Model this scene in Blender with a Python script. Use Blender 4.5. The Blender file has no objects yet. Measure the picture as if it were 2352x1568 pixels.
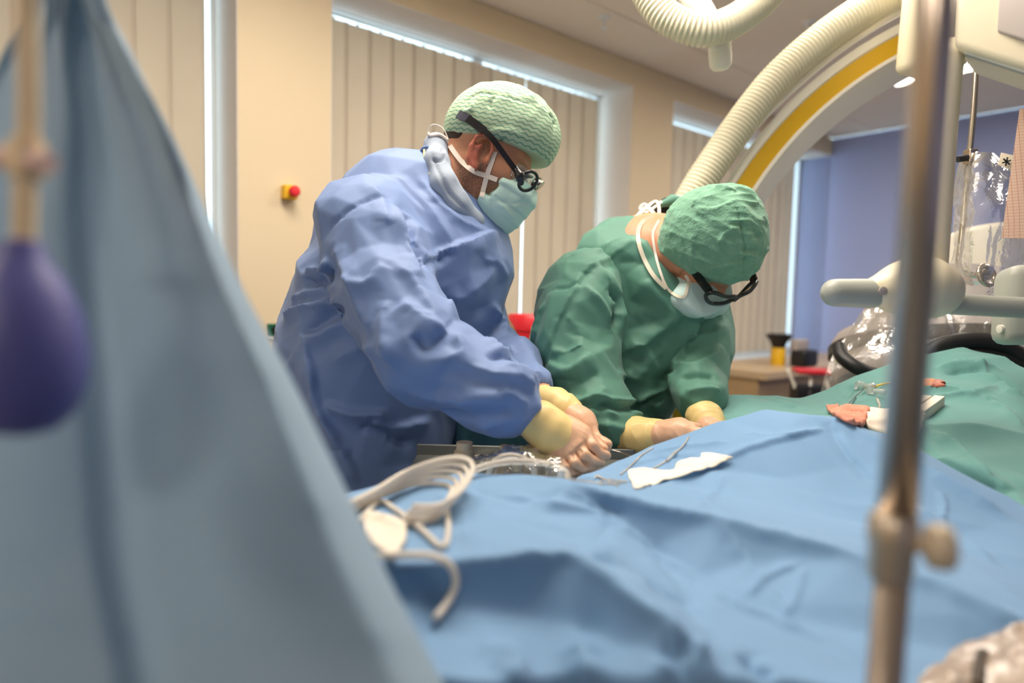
import bpy, bmesh, math, random
import numpy as np
from mathutils import Vector, Matrix
from mathutils.geometry import delaunay_2d_cdt
random.seed(7)
S = bpy.context.scene
COL = S.collection
PI = math.pi

# ------------------------------------------------------------------ camera
F = 1500.0            # focal length in pixels of the 2352 x 1568 frame
H = 1.30              # height of the lens above the floor
def cam_basis(pitch, roll):
    p = math.radians(pitch); t = math.radians(roll)
    f = np.array([0, math.cos(p), -math.sin(p)]); r = np.array([1., 0, 0]); u = np.cross(r, f)
    r2 = r*math.cos(t) + u*math.sin(t)
    return r2, np.cross(r2, f), f
CR, CU, CF = cam_basis(4.0, 1.4)
CP = np.array([0., 0., H])
camd = bpy.data.cameras.new('camera'); cam = bpy.data.objects.new('camera', camd); COL.objects.link(cam)
camd.sensor_width = 36; camd.lens = 36*F/2352; camd.clip_start = 0.02; camd.clip_end = 60
cam.matrix_world = Matrix(((CR[0], CU[0], -CF[0], 0), (CR[1], CU[1], -CF[1], 0), (CR[2], CU[2], -CF[2], H), (0, 0, 0, 1)))
camd.dof.use_dof = True; camd.dof.focus_distance = 1.28; camd.dof.aperture_fstop = 1.5
S.camera = cam

# ------------------------------------------------------------------ daylight and exposure
W = bpy.data.worlds.new('daylight'); S.world = W; W.use_nodes = True
bgn = W.node_tree.nodes['Background']; bgn.inputs[0].default_value = (0.66, 0.88, 1.0, 1); bgn.inputs[1].default_value = 3.6
S.view_settings.view_transform = 'Standard'; S.view_settings.look = 'None'; S.view_settings.gamma = 1
S.view_settings.use_curve_mapping = False; S.view_settings.exposure = 0.44
CEILING_LIGHT = (1.0, 0.89, 0.77); CEILING_STRENGTH = 14.5
S.cycles.max_bounces = 8; S.cycles.transparent_max_bounces = 16; S.cycles.sample_clamp_indirect = 4

# ------------------------------------------------------------------ helpers: points
def P(px, py, d):
    return CP + CR*((px-1176)/F*d) + CU*((784-py)/F*d) + CF*d
def proj(v):
    v = np.asarray(v) - CP; d = v @ CF
    return np.stack([1176 + F*(v @ CR)/d, 784 - F*(v @ CU)/d, d], -1)
ANG = math.radians(49.8)
D1 = np.array([math.sin(ANG), math.cos(ANG), 0.]); NN = np.array([-math.cos(ANG), math.sin(ANG), 0.]); UP = np.array([0, 0, 1.])
def RM(s, o, z): return D1*s + NN*o + UP*z        # point in the room's own axes
RS = 1.12
def rz(z): return 1.3 + (z-1.3)*RS
def room_hit(px, py, o):
    v = P(px, py, 1)-CP; t = o/(v @ NN); p = CP+v*t
    return p @ D1, p[2]
RROT = Matrix(((D1[0], NN[0], 0), (D1[1], NN[1], 0), (0, 0, 1)))   # columns: along wall, out of wall, up

# ------------------------------------------------------------------ helpers: materials
def lin(c):
    def g(v):
        v /= 255.; return v/12.92 if v <= .04045 else ((v+.055)/1.055)**2.4
    return (g(c[0]), g(c[1]), g(c[2]), 1)
class NT:
    def __init__(s, name):
        s.m = bpy.data.materials.new(name); s.m.use_nodes = True; s.t = s.m.node_tree; s.b = s.t.nodes['Principled BSDF']; s.out = s.t.nodes['Material Output']
    def n(s, typ, **kw):
        x = s.t.nodes.new(typ)
        for k, v in kw.items():
            if k in ('inp',):
                for kk, vv in v.items(): x.inputs[kk].default_value = vv
            else: setattr(x, k, v)
        return x
    def l(s, a, b): s.t.links.new(a, b)
MATS = {}
def mat(name, c, rough=.6, metal=0., var=.06, vscale=8., bump=0., bscale=200., sheen=0., trans=0., spec=.5, sss=0., bump2=0., b2scale=20., coat=0., emit=None, estr=0.):
    if name in MATS: return MATS[name]
    k = NT(name); b = k.b
    base = lin(c); b.inputs['Roughness'].default_value = rough; b.inputs['Metallic'].default_value = metal
    b.inputs['Specular IOR Level'].default_value = spec; b.inputs['Sheen Weight'].default_value = sheen; b.inputs['Coat Weight'].default_value = coat
    if sss: b.inputs['Subsurface Weight'].default_value = sss; b.inputs['Subsurface Radius'].default_value = (.01, .004, .002); b.inputs['Subsurface Scale'].default_value = .6
    tc = k.n('ShaderNodeTexCoord')
    nz = k.n('ShaderNodeTexNoise', inp={'Scale': vscale, 'Detail': 4.}); k.l(tc.outputs['Object'], nz.inputs['Vector'])
    mx = k.n('ShaderNodeMix', data_type='RGBA'); k.l(nz.outputs['Fac'], mx.inputs['Factor'])
    mx.inputs['A'].default_value = tuple(v*(1-var*2) for v in base[:3])+(1,); mx.inputs['B'].default_value = tuple(min(1, v*(1+var*2)) for v in base[:3])+(1,)
    k.l(mx.outputs['Result'], b.inputs['Base Color'])
    last = None
    if bump:
        n2 = k.n('ShaderNodeTexNoise', inp={'Scale': bscale, 'Detail': 3.}); k.l(tc.outputs['Object'], n2.inputs['Vector'])
        bp = k.n('ShaderNodeBump', inp={'Strength': bump, 'Distance': .002}); k.l(n2.outputs['Fac'], bp.inputs['Height']); last = bp
    if bump2:
        vo = k.n('ShaderNodeTexVoronoi', feature='DISTANCE_TO_EDGE', inp={'Scale': b2scale}); k.l(tc.outputs['Object'], vo.inputs['Vector'])
        n3 = k.n('ShaderNodeTexNoise', inp={'Scale': b2scale*.5, 'Detail': 2.}); k.l(tc.outputs['Object'], n3.inputs['Vector'])
        va = k.n('ShaderNodeVectorMath', operation='MULTIPLY_ADD'); k.l(n3.outputs['Color'], va.inputs[0]); va.inputs[1].default_value = (.08, .08, .08); k.l(tc.outputs['Object'], va.inputs[2]); k.l(va.outputs[0], vo.inputs['Vector'])
        bp = k.n('ShaderNodeBump', inp={'Strength': bump2, 'Distance': .012}); k.l(vo.outputs['Distance'], bp.inputs['Height'])
        if last: k.l(last.outputs['Normal'], bp.inputs['Normal'])
        last = bp
    if last: k.l(last.outputs['Normal'], b.inputs['Normal'])
    if trans:
        tr = k.n('ShaderNodeBsdfTranslucent'); k.l(mx.outputs['Result'], tr.inputs['Color'])
        if last: k.l(last.outputs['Normal'], tr.inputs['Normal'])
        ms = k.n('ShaderNodeMixShader', inp={'Fac': trans}); k.l(b.outputs[0], ms.inputs[1]); k.l(tr.outputs[0], ms.inputs[2]); k.l(ms.outputs[0], k.out.inputs['Surface'])
    if emit: b.inputs['Emission Color'].default_value = emit+(1,); b.inputs['Emission Strength'].default_value = estr
    MATS[name] = k.m
    return k.m
def plastic_mat(name, tint=(1, 1, 1), rough=.12, opac=.10, bump=.6, bscale=30., film=(235, 228, 220), gloss=.7):
    # clear film: passes light, mirrors at grazing angles, a little milky
    if name in MATS: return MATS[name]
    k = NT(name)
    tc = k.n('ShaderNodeTexCoord'); nz = k.n('ShaderNodeTexNoise', inp={'Scale': bscale, 'Detail': 3., 'Distortion': 1.2}); k.l(tc.outputs['Object'], nz.inputs['Vector'])
    bp = k.n('ShaderNodeBump', inp={'Strength': bump, 'Distance': .01}); k.l(nz.outputs['Fac'], bp.inputs['Height'])
    gl = k.n('ShaderNodeBsdfGlossy', inp={'Color': (1, 1, 1, 1), 'Roughness': rough}); k.l(bp.outputs['Normal'], gl.inputs['Normal'])
    tr = k.n('ShaderNodeBsdfTransparent', inp={'Color': tint+(1,)})
    df = k.n('ShaderNodeBsdfDiffuse', inp={'Color': lin(film)})
    fr = k.n('ShaderNodeFresnel', inp={'IOR': 1.5}); k.l(bp.outputs['Normal'], fr.inputs['Normal'])
    m1 = k.n('ShaderNodeMixShader', inp={'Fac': opac}); k.l(tr.outputs[0], m1.inputs[1]); k.l(df.outputs[0], m1.inputs[2])
    mf = k.n('ShaderNodeMath', operation='MULTIPLY', inp={1: gloss}); k.l(fr.outputs[0], mf.inputs[0]); m2 = k.n('ShaderNodeMixShader'); k.l(mf.outputs[0], m2.inputs['Fac']); k.l(m1.outputs[0], m2.inputs[1]); k.l(gl.outputs[0], m2.inputs[2])
    k.l(m2.outputs[0], k.out.inputs['Surface']); MATS[name] = k.m
    return k.m

# ------------------------------------------------------------------ helpers: objects and meshes
def tag(o, label=None, cat=None, group=None, kind=None):
    if label: o['label'] = label
    if cat: o['category'] = cat
    if group: o['group'] = group
    if kind: o['kind'] = kind
    return o
def mesh_np(name, V, Fq, m, parent=None, smooth=True):
    V = np.asarray(V, np.float32); me = bpy.data.meshes.new(name)
    if isinstance(Fq, np.ndarray) and Fq.ndim == 2:
        n = Fq.shape[1]
        me.vertices.add(len(V)); me.vertices.foreach_set('co', V.ravel())
        me.loops.add(Fq.size); me.loops.foreach_set('vertex_index', Fq.astype(np.int32).ravel())
        me.polygons.add(len(Fq)); me.polygons.foreach_set('loop_start', np.arange(0, Fq.size, n, dtype=np.int32)); me.polygons.foreach_set('loop_total', np.full(len(Fq), n, np.int32))
        me.update(calc_edges=True)
    else:
        me.from_pydata([tuple(map(float, v)) for v in V], [], [tuple(int(i) for i in f) for f in Fq]); me.update()
    me.validate()
    me.polygons.foreach_set('use_smooth', [smooth]*len(me.polygons))
    o = bpy.data.objects.new(name, me); COL.objects.link(o)
    if m: me.materials.append(m)
    if parent: o.parent = parent; o.matrix_parent_inverse = parent.matrix_world.inverted()
    return o
def empty(name, loc):
    o = bpy.data.objects.new(name, None); COL.objects.link(o); o.location = Vector([float(x) for x in loc]); o.matrix_world = Matrix.Translation(o.location)
    o.empty_display_size = .05
    return o
class MB:
    """collects boxes, tubes, lathes of ONE part"""
    def __init__(s): s.v = []; s.f = []
    def add(s, V, Fc):
        n = len(s.v); s.v += [tuple(map(float, v)) for v in V]; s.f += [tuple(i+n for i in f) for f in Fc]; return s
    def box(s, c, half, M=None, bev=0.):
        bm = bmesh.new(); bmesh.ops.create_cube(bm, size=2)
        for v in bm.verts: v.co = Vector((v.co.x*half[0], v.co.y*half[1], v.co.z*half[2]))
        if bev: bmesh.ops.bevel(bm, geom=bm.edges[:], offset=bev, segments=3, profile=.5, affect='EDGES')
        M = M or Matrix.Identity(3); c = Vector([float(x) for x in c])
        bm.verts.index_update()
        s.add([M @ v.co + c for v in bm.verts], [[v.index for v in f.verts] for f in bm.faces]); bm.free(); return s
    def rbox(s, s0, s1, o0, o1, z0, z1, bev=0.):
        return s.box(RM((s0+s1)/2, (o0+o1)/2, (z0+z1)/2), ((s1-s0)/2, (o1-o0)/2, (z1-z0)/2), RROT, bev)
    def tube(s, pts, r, seg=12, cap=True, closed=False):
        V, Fc = tube_data(pts, r, seg, cap, closed); return s.add(V, Fc)
    def lathe(s, prof, c, axis, seg=24):
        axis = Vector([float(x) for x in axis]).normalized(); q = axis.to_track_quat('Z', 'Y').to_matrix(); c = Vector([float(x) for x in c])
        V = []; Fc = []
        for r, h in prof:
            for i in range(seg):
                a = 2*PI*i/seg; V.append(q @ Vector((r*math.cos(a), r*math.sin(a), h)) + c)
        for j in range(len(prof)-1):
            for i in range(seg):
                i2 = (i+1) % seg; Fc.append((j*seg+i, j*seg+i2, (j+1)*seg+i2, (j+1)*seg+i))
        Fc.append(tuple(range(seg))[::-1]); Fc.append(tuple((len(prof)-1)*seg+i for i in range(seg)))
        return s.add(V, Fc)
    def build(s, name, m, parent=None, smooth=False):
        o = mesh_np(name, s.v, s.f, m, parent, smooth)
        if smooth: autosmooth(o)
        return o
def autosmooth(o, ang=40):
    me = o.data; bm = bmesh.new(); bm.from_mesh(me)
    for e in bm.edges:
        if len(e.link_faces) == 2 and e.calc_face_angle(0) > math.radians(ang): e.smooth = False
    bm.to_mesh(me); bm.free()
def catmull(pts, n=8, closed=False):
    if n <= 1 and not closed: return np.asarray(pts, float)
    p = np.asarray(pts, float); out = []
    m = len(p)
    for i in range(m if closed else m-1):
        if closed: a, b, c, d = p[(i-1) % m], p[i], p[(i+1) % m], p[(i+2) % m]
        else: a, b, c, d = p[max(i-1, 0)], p[i], p[i+1], p[min(i+2, m-1)]
        for t in np.linspace(0, 1, n, endpoint=False):
            out.append(.5*((2*b)+(c-a)*t+(2*a-5*b+4*c-d)*t*t+(3*b-a-3*c+d)*t**3))
    if not closed: out.append(p[-1])
    return np.array(out)
def tube_data(pts, r, seg=12, cap=True, closed=False, flat=None):
    pts = np.asarray(pts, float); n = len(pts)
    rr = np.full(n, r) if np.isscalar(r) else np.asarray(r)
    if closed: T = np.roll(pts, -1, 0)-np.roll(pts, 1, 0)
    else: T = np.gradient(pts, axis=0)
    T /= np.linalg.norm(T, axis=1)[:, None]+1e-12
    a = np.array([0, 0, 1.]) if abs(T[0][2]) < .9 else np.array([1., 0, 0])
    nrm = np.cross(T[0], a); nrm /= np.linalg.norm(nrm); V = []
    for i in range(n):
        nrm = nrm-T[i]*(nrm @ T[i]); nrm /= np.linalg.norm(nrm)+1e-12; b = np.cross(T[i], nrm)
        for k in range(seg):
            an = 2*PI*k/seg; V.append(pts[i]+rr[i]*(nrm*math.cos(an)+b*math.sin(an)))
    Fc = []
    for i in range(n if closed else n-1):
        j = (i+1) % n
        for k in range(seg):
            k2 = (k+1) % seg; Fc.append((i*seg+k, i*seg+k2, j*seg+k2, j*seg+k))
    if cap and not closed: Fc.append(tuple(range(seg))[::-1]); Fc.append(tuple((n-1)*seg+k for k in range(seg)))
    return V, Fc
def tube(name, pts, r, m, parent=None, seg=12, n=8, closed=False):
    p = catmull(pts, n, closed) if n > 1 else np.asarray(pts, float)
    V, Fc = tube_data(p, r, seg, True, closed)
    return mesh_np(name, V, Fc, m, parent, True)
def ribbon(name, pts, nrm, w, t, m, parent=None, n=8):
    """flat band along a path: nrm = direction the flat face looks"""
    p = catmull(pts, n); T = np.gradient(p, axis=0); T /= np.linalg.norm(T, axis=1)[:, None]
    V = []
    ns = np.asarray(nrm, float)
    if ns.ndim == 2: ns = catmull(ns, n)
    else: ns = np.repeat(ns[None], len(p), 0)
    for i in range(len(p)):
        s = np.cross(ns[i], T[i]); s /= np.linalg.norm(s); q = np.cross(T[i], s)
        for a, b in ((-1, -1), (1, -1), (1, 1), (-1, 1)): V.append(p[i]+s*a*w/2+q*b*t/2)
    Fc = [(i*4+k, i*4+(k+1) % 4, i*4+4+(k+1) % 4, i*4+4+k) for i in range(len(p)-1) for k in range(4)]
    Fc += [(3, 2, 1, 0), tuple(len(V)-4+k for k in range(4))]
    o = mesh_np(name, V, Fc, m, parent, True); autosmooth(o, 50); return o

# ------------------------------------------------------------------ helpers: noise, signed distance modelling
_rs = np.random.RandomState(3); _TAB = _rs.rand(32, 32, 32).astype(np.float32)
def noise3(p):
    p = np.asarray(p, np.float32); i = np.floor(p).astype(np.int32); f = p-i; f = f*f*(3-2*f); o = 0
    for a in (0, 1):
        wa = f[:, 0] if a else 1-f[:, 0]
        for b in (0, 1):
            wb = f[:, 1] if b else 1-f[:, 1]
            for c in (0, 1):
                wc = f[:, 2] if c else 1-f[:, 2]
                o = o+wa*wb*wc*_TAB[(i[:, 0]+a) & 31, (i[:, 1]+b) & 31, (i[:, 2]+c) & 31]
    return o
def crease_noise(p, d, freq, stretch, seed=0.):
    """ridged noise stretched along d: sharp, long wrinkles; 0..1, 1 on the crest"""
    d = np.asarray(d, float)/np.linalg.norm(d)
    al = p @ d; q = p-np.outer(al, d)*(1-1/stretch)
    w = noise3(q*freq*.6+seed+11.3)[:, None]*.7
    n = noise3(q*freq+seed+w)
    return (1-np.abs(2*n-1))**2
class Sdf:
    def __init__(s): s.pr = []
    def seg(s, a, b, ra, rb, k=.03, ky=1.): s.pr.append(('seg', np.asarray(a, float), np.asarray(b, float), ra, rb, k, ky)); return s
    def chain(s, nodes, k=.03):
        """nodes: (px, py, depth, radius px[, depth ratio])"""
        for a, b in zip(nodes[:-1], nodes[1:]):
            s.seg(P(*a[:3]), P(*b[:3]), a[3]*a[2]/F, b[3]*b[2]/F, k, ((a[4] if len(a) > 4 else 1.)+(b[4] if len(b) > 4 else 1.))/2)
        return s
    def wchain(s, nodes, k=.02):
        for a, b in zip(nodes[:-1], nodes[1:]): s.seg(a[0], b[0], a[1], b[1], k)
        return s
    def ell(s, c, r, M, k=.02, op='u'): s.pr.append(('ell', np.asarray(c, float), np.asarray(r, float), np.asarray(M, float), k, op)); return s
    def cut(s, n, c, k=.004): s.pr.append(('cut', np.asarray(n, float), float(c), k)); return s   # keep n.p < c
    def mesh(s, h=None, axes=None, pad=.03):
        lo = np.full(3, 9.); hi = -lo
        for q in s.pr:
            if q[0] == 'seg':
                m = max(q[3], q[4])*max(1, q[6]); lo = np.minimum(lo, np.minimum(q[1], q[2])-m); hi = np.maximum(hi, np.maximum(q[1], q[2])+m)
            elif q[0] == 'ell' and q[5] == 'u':
                m = q[2].max(); lo = np.minimum(lo, q[1]-m); hi = np.maximum(hi, q[1]+m)
        lo -= pad; hi += pad
        ax = axes(lo, hi) if axes else [np.arange(lo[i], hi[i]+h, h) for i in range(3)]
        ax = [a.astype(np.float32) for a in ax]
        D = np.full([len(a) for a in ax], .5, np.float32)
        for q in s.pr:
            if q[0] == 'seg':
                _, a, b, ra, rb, k, ky = q; m = max(ra, rb)*max(1, ky)+k*1.2+.03; l, g = np.minimum(a, b)-m, np.maximum(a, b)+m
            elif q[0] == 'ell':
                _, c, r, M, k, op = q; m = r.max()+k*1.2+.03; l, g = c-m, c+m
            else: l, g = lo, hi
            sl = tuple(slice(max(0, np.searchsorted(ax[i], l[i])), np.searchsorted(ax[i], g[i])) for i in range(3))
            X = ax[0][sl[0]][:, None, None]; Y = ax[1][sl[1]][None, :, None]; Z = ax[2][sl[2]][None, None, :]
            if 0 in (X.size, Y.size, Z.size): continue
            if q[0] == 'seg':
                iy = 1/ky
                bx, by, bz = b[0]-a[0], (b[1]-a[1])*iy, b[2]-a[2]; L = bx*bx+by*by+bz*bz+1e-12
                dx = X-np.float32(a[0]); dy = (Y-np.float32(a[1]))*np.float32(iy); dz = Z-np.float32(a[2])
                t = np.clip((dx*bx+dy*by+dz*bz)/L, 0, 1)
                d = np.sqrt((dx-t*bx)**2+(dy-t*by)**2+(dz-t*bz)**2)-(ra+(rb-ra)*t)
            elif q[0] == 'ell':
                dx, dy, dz = X-np.float32(c[0]), Y-np.float32(c[1]), Z-np.float32(c[2])
                q0 = sum(((M[i][0]*dx+M[i][1]*dy+M[i][2]*dz)/r[i])**2 for i in range(3))
                q1 = sum(((M[i][0]*dx+M[i][1]*dy+M[i][2]*dz)/r[i]**2)**2 for i in range(3))
                k0 = np.sqrt(q0); d = k0*(k0-1)/np.sqrt(q1+1e-9)
            else:
                _, n, c, k = q
                d = -(n[0]*X+n[1]*Y+n[2]*Z-c)
            A = D[sl]
            if q[0] == 'cut' or (q[0] == 'ell' and q[5] == 's'):
                B = -d; hh = np.maximum(k-np.abs(A-B), 0)/k; D[sl] = np.maximum(A, B)+hh*hh*k*.25
            else:
                hh = np.maximum(k-np.abs(A-d), 0)/k; D[sl] = np.minimum(A, d)-hh*hh*k*.25
        return surface_nets(D, ax)
def surface_nets(D, ax):
    ins = D < 0
    c = np.zeros([n-1 for n in D.shape], np.uint8)
    for i in (0, 1):
        for j in (0, 1):
            for k in (0, 1): c += ins[i:ins.shape[0]-1+i, j:ins.shape[1]-1+j, k:ins.shape[2]-1+k]
    I = np.argwhere((c > 0) & (c < 8)); idx = np.full(c.shape, -1, np.int32); idx[tuple(I.T)] = np.arange(len(I))
    val = {(a, b, g): D[I[:, 0]+a, I[:, 1]+b, I[:, 2]+g] for a in (0, 1) for b in (0, 1) for g in (0, 1)}
    acc = np.zeros((len(I), 3)); cnt = np.zeros(len(I))
    for axis in range(3):
        o = [i for i in range(3) if i != axis]
        for u in (0, 1):
            for v in (0, 1):
                a = [0, 0, 0]; a[o[0]] = u; a[o[1]] = v; b = list(a); b[axis] = 1
                va, vb = val[tuple(a)], val[tuple(b)]; m = (va < 0) != (vb < 0)
                t = np.where(m, va/(va-vb+1e-20), 0)
                pt = np.zeros((len(I), 3)); pt[:, o[0]] = u; pt[:, o[1]] = v; pt[:, axis] = t
                acc[m] += pt[m]; cnt[m] += 1
    fr = acc/cnt[:, None]; V = np.empty((len(I), 3))
    for i in range(3):
        a0 = ax[i][I[:, i]]; a1 = ax[i][I[:, i]+1]; V[:, i] = a0+(a1-a0)*fr[:, i]
    Q = []
    for axis in range(3):
        o = [(axis+1) % 3, (axis+2) % 3]
        sl0 = [slice(None)]*3; sl1 = [slice(None)]*3; sl0[axis] = slice(0, -1); sl1[axis] = slice(1, None)
        ch = ins[tuple(sl0)] != ins[tuple(sl1)]; E = np.argwhere(ch)
        E = E[(E[:, o[0]] > 0) & (E[:, o[1]] > 0) & (E[:, o[0]] < D.shape[o[0]]-1) & (E[:, o[1]] < D.shape[o[1]]-1)]
        cs = []
        for du, dv in ((-1, -1), (0, -1), (0, 0), (-1, 0)):
            e = E.copy(); e[:, o[0]] += du; e[:, o[1]] += dv; cs.append(idx[e[:, 0], e[:, 1], e[:, 2]])
        q = np.stack(cs, 1); fl = ~ins[E[:, 0], E[:, 1], E[:, 2]]; q[fl] = q[fl][:, ::-1]; Q.append(q)
    return V, np.concatenate(Q)
def vnormals(V, Q):
    n = np.cross(V[Q[:, 2]]-V[Q[:, 0]], V[Q[:, 3]]-V[Q[:, 1]]); N = np.zeros_like(V)
    for k in range(4):
        for j in range(3): N[:, j] += np.bincount(Q[:, k], n[:, j], len(V))
    return N/(np.linalg.norm(N, axis=1)[:, None]+1e-12)
def relax(V, Q, it=2, w=.5):
    a = np.concatenate([Q[:, k] for k in range(4)]); b = np.concatenate([Q[:, (k+1) % 4] for k in range(4)])
    i = np.concatenate([a, b]); j = np.concatenate([b, a]); c = np.bincount(i, minlength=len(V))
    for _ in range(it):
        A = np.stack([np.bincount(i, V[j, k], len(V)) for k in range(3)], 1)/np.maximum(c, 1)[:, None]; V = V+(A-V)*w
    return V
def facet(V, Q, nfaces, blend):
    """stiff cloth: pull a fine surface onto a coarse faceted version of itself"""
    from mathutils.bvhtree import BVHTree
    o = mesh_np('tmp', V, Q, None); md = o.modifiers.new('d', 'DECIMATE'); md.ratio = nfaces/(2*len(Q))
    dg = bpy.context.evaluated_depsgraph_get(); ev = o.evaluated_get(dg); me = ev.to_mesh()
    bv = BVHTree.FromPolygons([v.co.copy() for v in me.vertices], [tuple(p.vertices) for p in me.polygons]); ev.to_mesh_clear()
    me = o.data; bpy.data.objects.remove(o); bpy.data.meshes.remove(me)
    T = np.array([bv.find_nearest(Vector(v))[0][:] for v in V.tolist()])
    return V+(T-V)*blend
def folds(V, Q, lst, N=None):
    """press traced creases into a surface: (pixel polyline, height, width on one side, width on the other)"""
    N = vnormals(V, Q) if N is None else N
    pr = proj(V); facing = ((CP-V)*N).sum(1) > 0; disp = np.zeros(len(V))
    for poly, amp, w1, w2 in lst:
        pts = []
        pp = catmull(np.array(poly, float), 6) if len(poly) > 2 else np.linspace(poly[0], poly[-1], 8)
        for x, y in pp:
            m = np.where(facing & (np.abs(pr[:, 0]-x) < 9) & (np.abs(pr[:, 1]-y) < 9))[0]
            if len(m):
                dm = pr[m, 2]; mm = m[dm < dm.min()+.02]; g = mm[np.argmin((pr[mm, 0]-x)**2+(pr[mm, 1]-y)**2)]; pts.append((V[g], N[g]))
        if len(pts) < 2: continue
        A = np.array([q[0] for q in pts]); NA = np.array([q[1] for q in pts]); wm = max(w1, w2)
        cand = np.where(((V > A.min(0)-wm) & (V < A.max(0)+wm)).all(1))[0]
        best = np.full(len(cand), 9.); side = np.zeros(len(cand)); sp = np.zeros(len(cand)); L = len(A)-1
        for i in range(L):
            a, b = A[i], A[i+1]; e = b-a; l2 = e @ e
            if l2 < 1e-10: continue
            v = V[cand]-a; t = np.clip(v @ e/l2, 0, 1); w = v-t[:, None]*e; dd = np.linalg.norm(w, axis=1); u = dd < best
            best[u] = dd[u]; side[u] = (w[u] @ np.cross(NA[i], e/np.sqrt(l2))); sp[u] = (i+t[u])/L
        ww = np.where(side > 0, w1, w2); f = np.clip(1-best/ww, 0, 1)**1.6*np.minimum(1, np.sin(np.clip(sp, .02, .98)*PI)*1.8)
        disp[cand] += amp*f
    return V+N*disp[:, None]

# ================================================================== THE SETTING
M_wall = mat('wall_paint_cream', (224, 206, 174), .85, var=.02, vscale=3, bump=.08, bscale=120)
M_blue = mat('wall_paint_blue', (166, 178, 224), .8, var=.02, vscale=3, bump=.06, bscale=120)
M_ceil = mat('ceiling_plaster', (238, 228, 214), .9, var=.02, vscale=2)
M_floor = mat('floor_vinyl', (112, 118, 124), .35, var=.05, vscale=6)
M_reveal = mat('window_reveal_paint', (222, 214, 206), .8, var=.02)
M_frame = mat('window_frame_white', (232, 234, 236), .4, var=.01)
M_slat = mat('blind_fabric', (228, 214, 194), .9, var=.03, vscale=5, bump=.1, bscale=300, trans=.24)
M_sill = mat('window_sill_white', (225, 230, 232), .35, var=.01)
OB = 2.27*RS; OF = 2.08*RS; ZC = rz(2.42); ZL = rz(2.31); ZS = rz(.93); SB = 4.575*RS
SMIN = -3.0; OMIN = -2.6
def W_(s): return s*RS
wins = [(-1.6, W_(.655)), (W_(.951), W_(2.478)), (W_(2.794), SB)]
g = MB()
edges_ = [SMIN, wins[0][0], wins[0][1], wins[1][0], wins[1][1], wins[2][0], wins[2][1], SB+.12]
for i in range(0, 8, 2):
    if edges_[i+1]-edges_[i] > .001: g.rbox(edges_[i], edges_[i+1], OF, OB+.16, 0, ZC)
for a, b in wins:
    g.rbox(a, b, OF, OB+.16, ZL, ZC); g.rbox(a, b, OF, OB+.16, 0, ZS-.03)
tag(g.build('wall_back', M_wall), 'cream painted wall with three tall windows behind the surgeons', None, None, 'structure')
tag(MB().rbox(SB, SB+.12, OMIN, OB+.16, 0, ZC).build('wall_right', M_blue), 'lavender blue painted end wall of the room', None, None, 'structure')
tag(MB().rbox(SMIN-.12, SMIN, OMIN, OB+.16, 0, ZC).build('wall_left', M_wall), 'cream wall at the left end of the room', None, None, 'structure')
tag(MB().rbox(SMIN, SB, OMIN-.12, OMIN, 0, ZC).build('wall_front', M_blue), 'lavender blue wall on the near side of the room', None, None, 'structure')
tag(MB().rbox(SMIN, SB, OMIN, OF, -.1, 0).build('floor', M_floor), 'grey vinyl floor of the operating room', None, None, 'structure')
ceil = tag(MB().rbox(SMIN, SB, OMIN, OB+.16, ZC+.012, ZC+.12).build('ceiling', M_ceil), 'off-white panelled ceiling above the room', None, None, 'structure')
pw, pl = 1.55, 1.15
s = SMIN
i = 0
while s < SB:
    o = OMIN
    while o < OF:
        s1 = min(s+pw, SB); o1 = min(o+pl, OF)
        MB().rbox(s+.003, s1-.003, o+.003, o1-.003, ZC, ZC+.0115, .002).build('ceiling_panel', M_ceil, ceil); o += pl
    s += pw
# windows: frame, panes of glass, sill, blind of single slats
M_glass = plastic_mat('window_glass', (.96, .98, 1), .02, .02, 0.0)
for wi, (a, b) in enumerate(wins):
    r = empty('window_%d' % (wi+1), RM((a+b)/2, OB+.1, ZS)); tag(r, ['tall window at the left edge of the picture', 'wide window behind the two surgeons', 'window beside the blue wall'][wi], None, None, 'structure')
    fr = MB()
    for x in (a, b-.02, (a+b)/2-.03): fr.rbox(x, x+(.05 if a < x < b-.03 else .02), OB+.028, OB+.07, ZS, ZL)
    fr.rbox(a, b, OB+.028, OB+.07, ZS, ZS+.06); fr.rbox(a, b, OB+.028, OB+.07, ZL-.015, ZL)
    fr.build('window_frame', M_frame, r)
    for x0, x1 in ((a+.02, (a+b)/2-.03), ((a+b)/2+.02, b-.02)): MB().rbox(x0, x1, OB+.04, OB+.046, ZS+.06, ZL-.015).build('window_pane', M_glass, r)
    MB().rbox(a-.02, b+.0, OF-.035, OB+.16, ZS-.03, ZS, .006).build('window_sill', M_sill, r)
    rv = MB()
    for x0, x1 in ((a-.0005, a+.004), (b-.004, b+.0005))[:(1 if wi == 2 else 2)]: rv.rbox(x0, x1, OF+.002, OB+.027, ZS, ZL)
    rv.rbox(a, b, OF+.002, OB+.027, ZL-.004, ZL+.0005)
    rv.build('window_reveal', M_reveal, r)
blind_specs = [(wins[0][0]+.02, W_(.607), 'cream vertical blind at the left edge with a bright gap beside it', 0),
               (W_(1.0), W_(2.425), 'wide cream vertical blind behind the surgeon in blue', 1),
               (W_(2.86), W_(4.44), 'cream vertical blind beside the blue wall', 2)]
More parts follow.
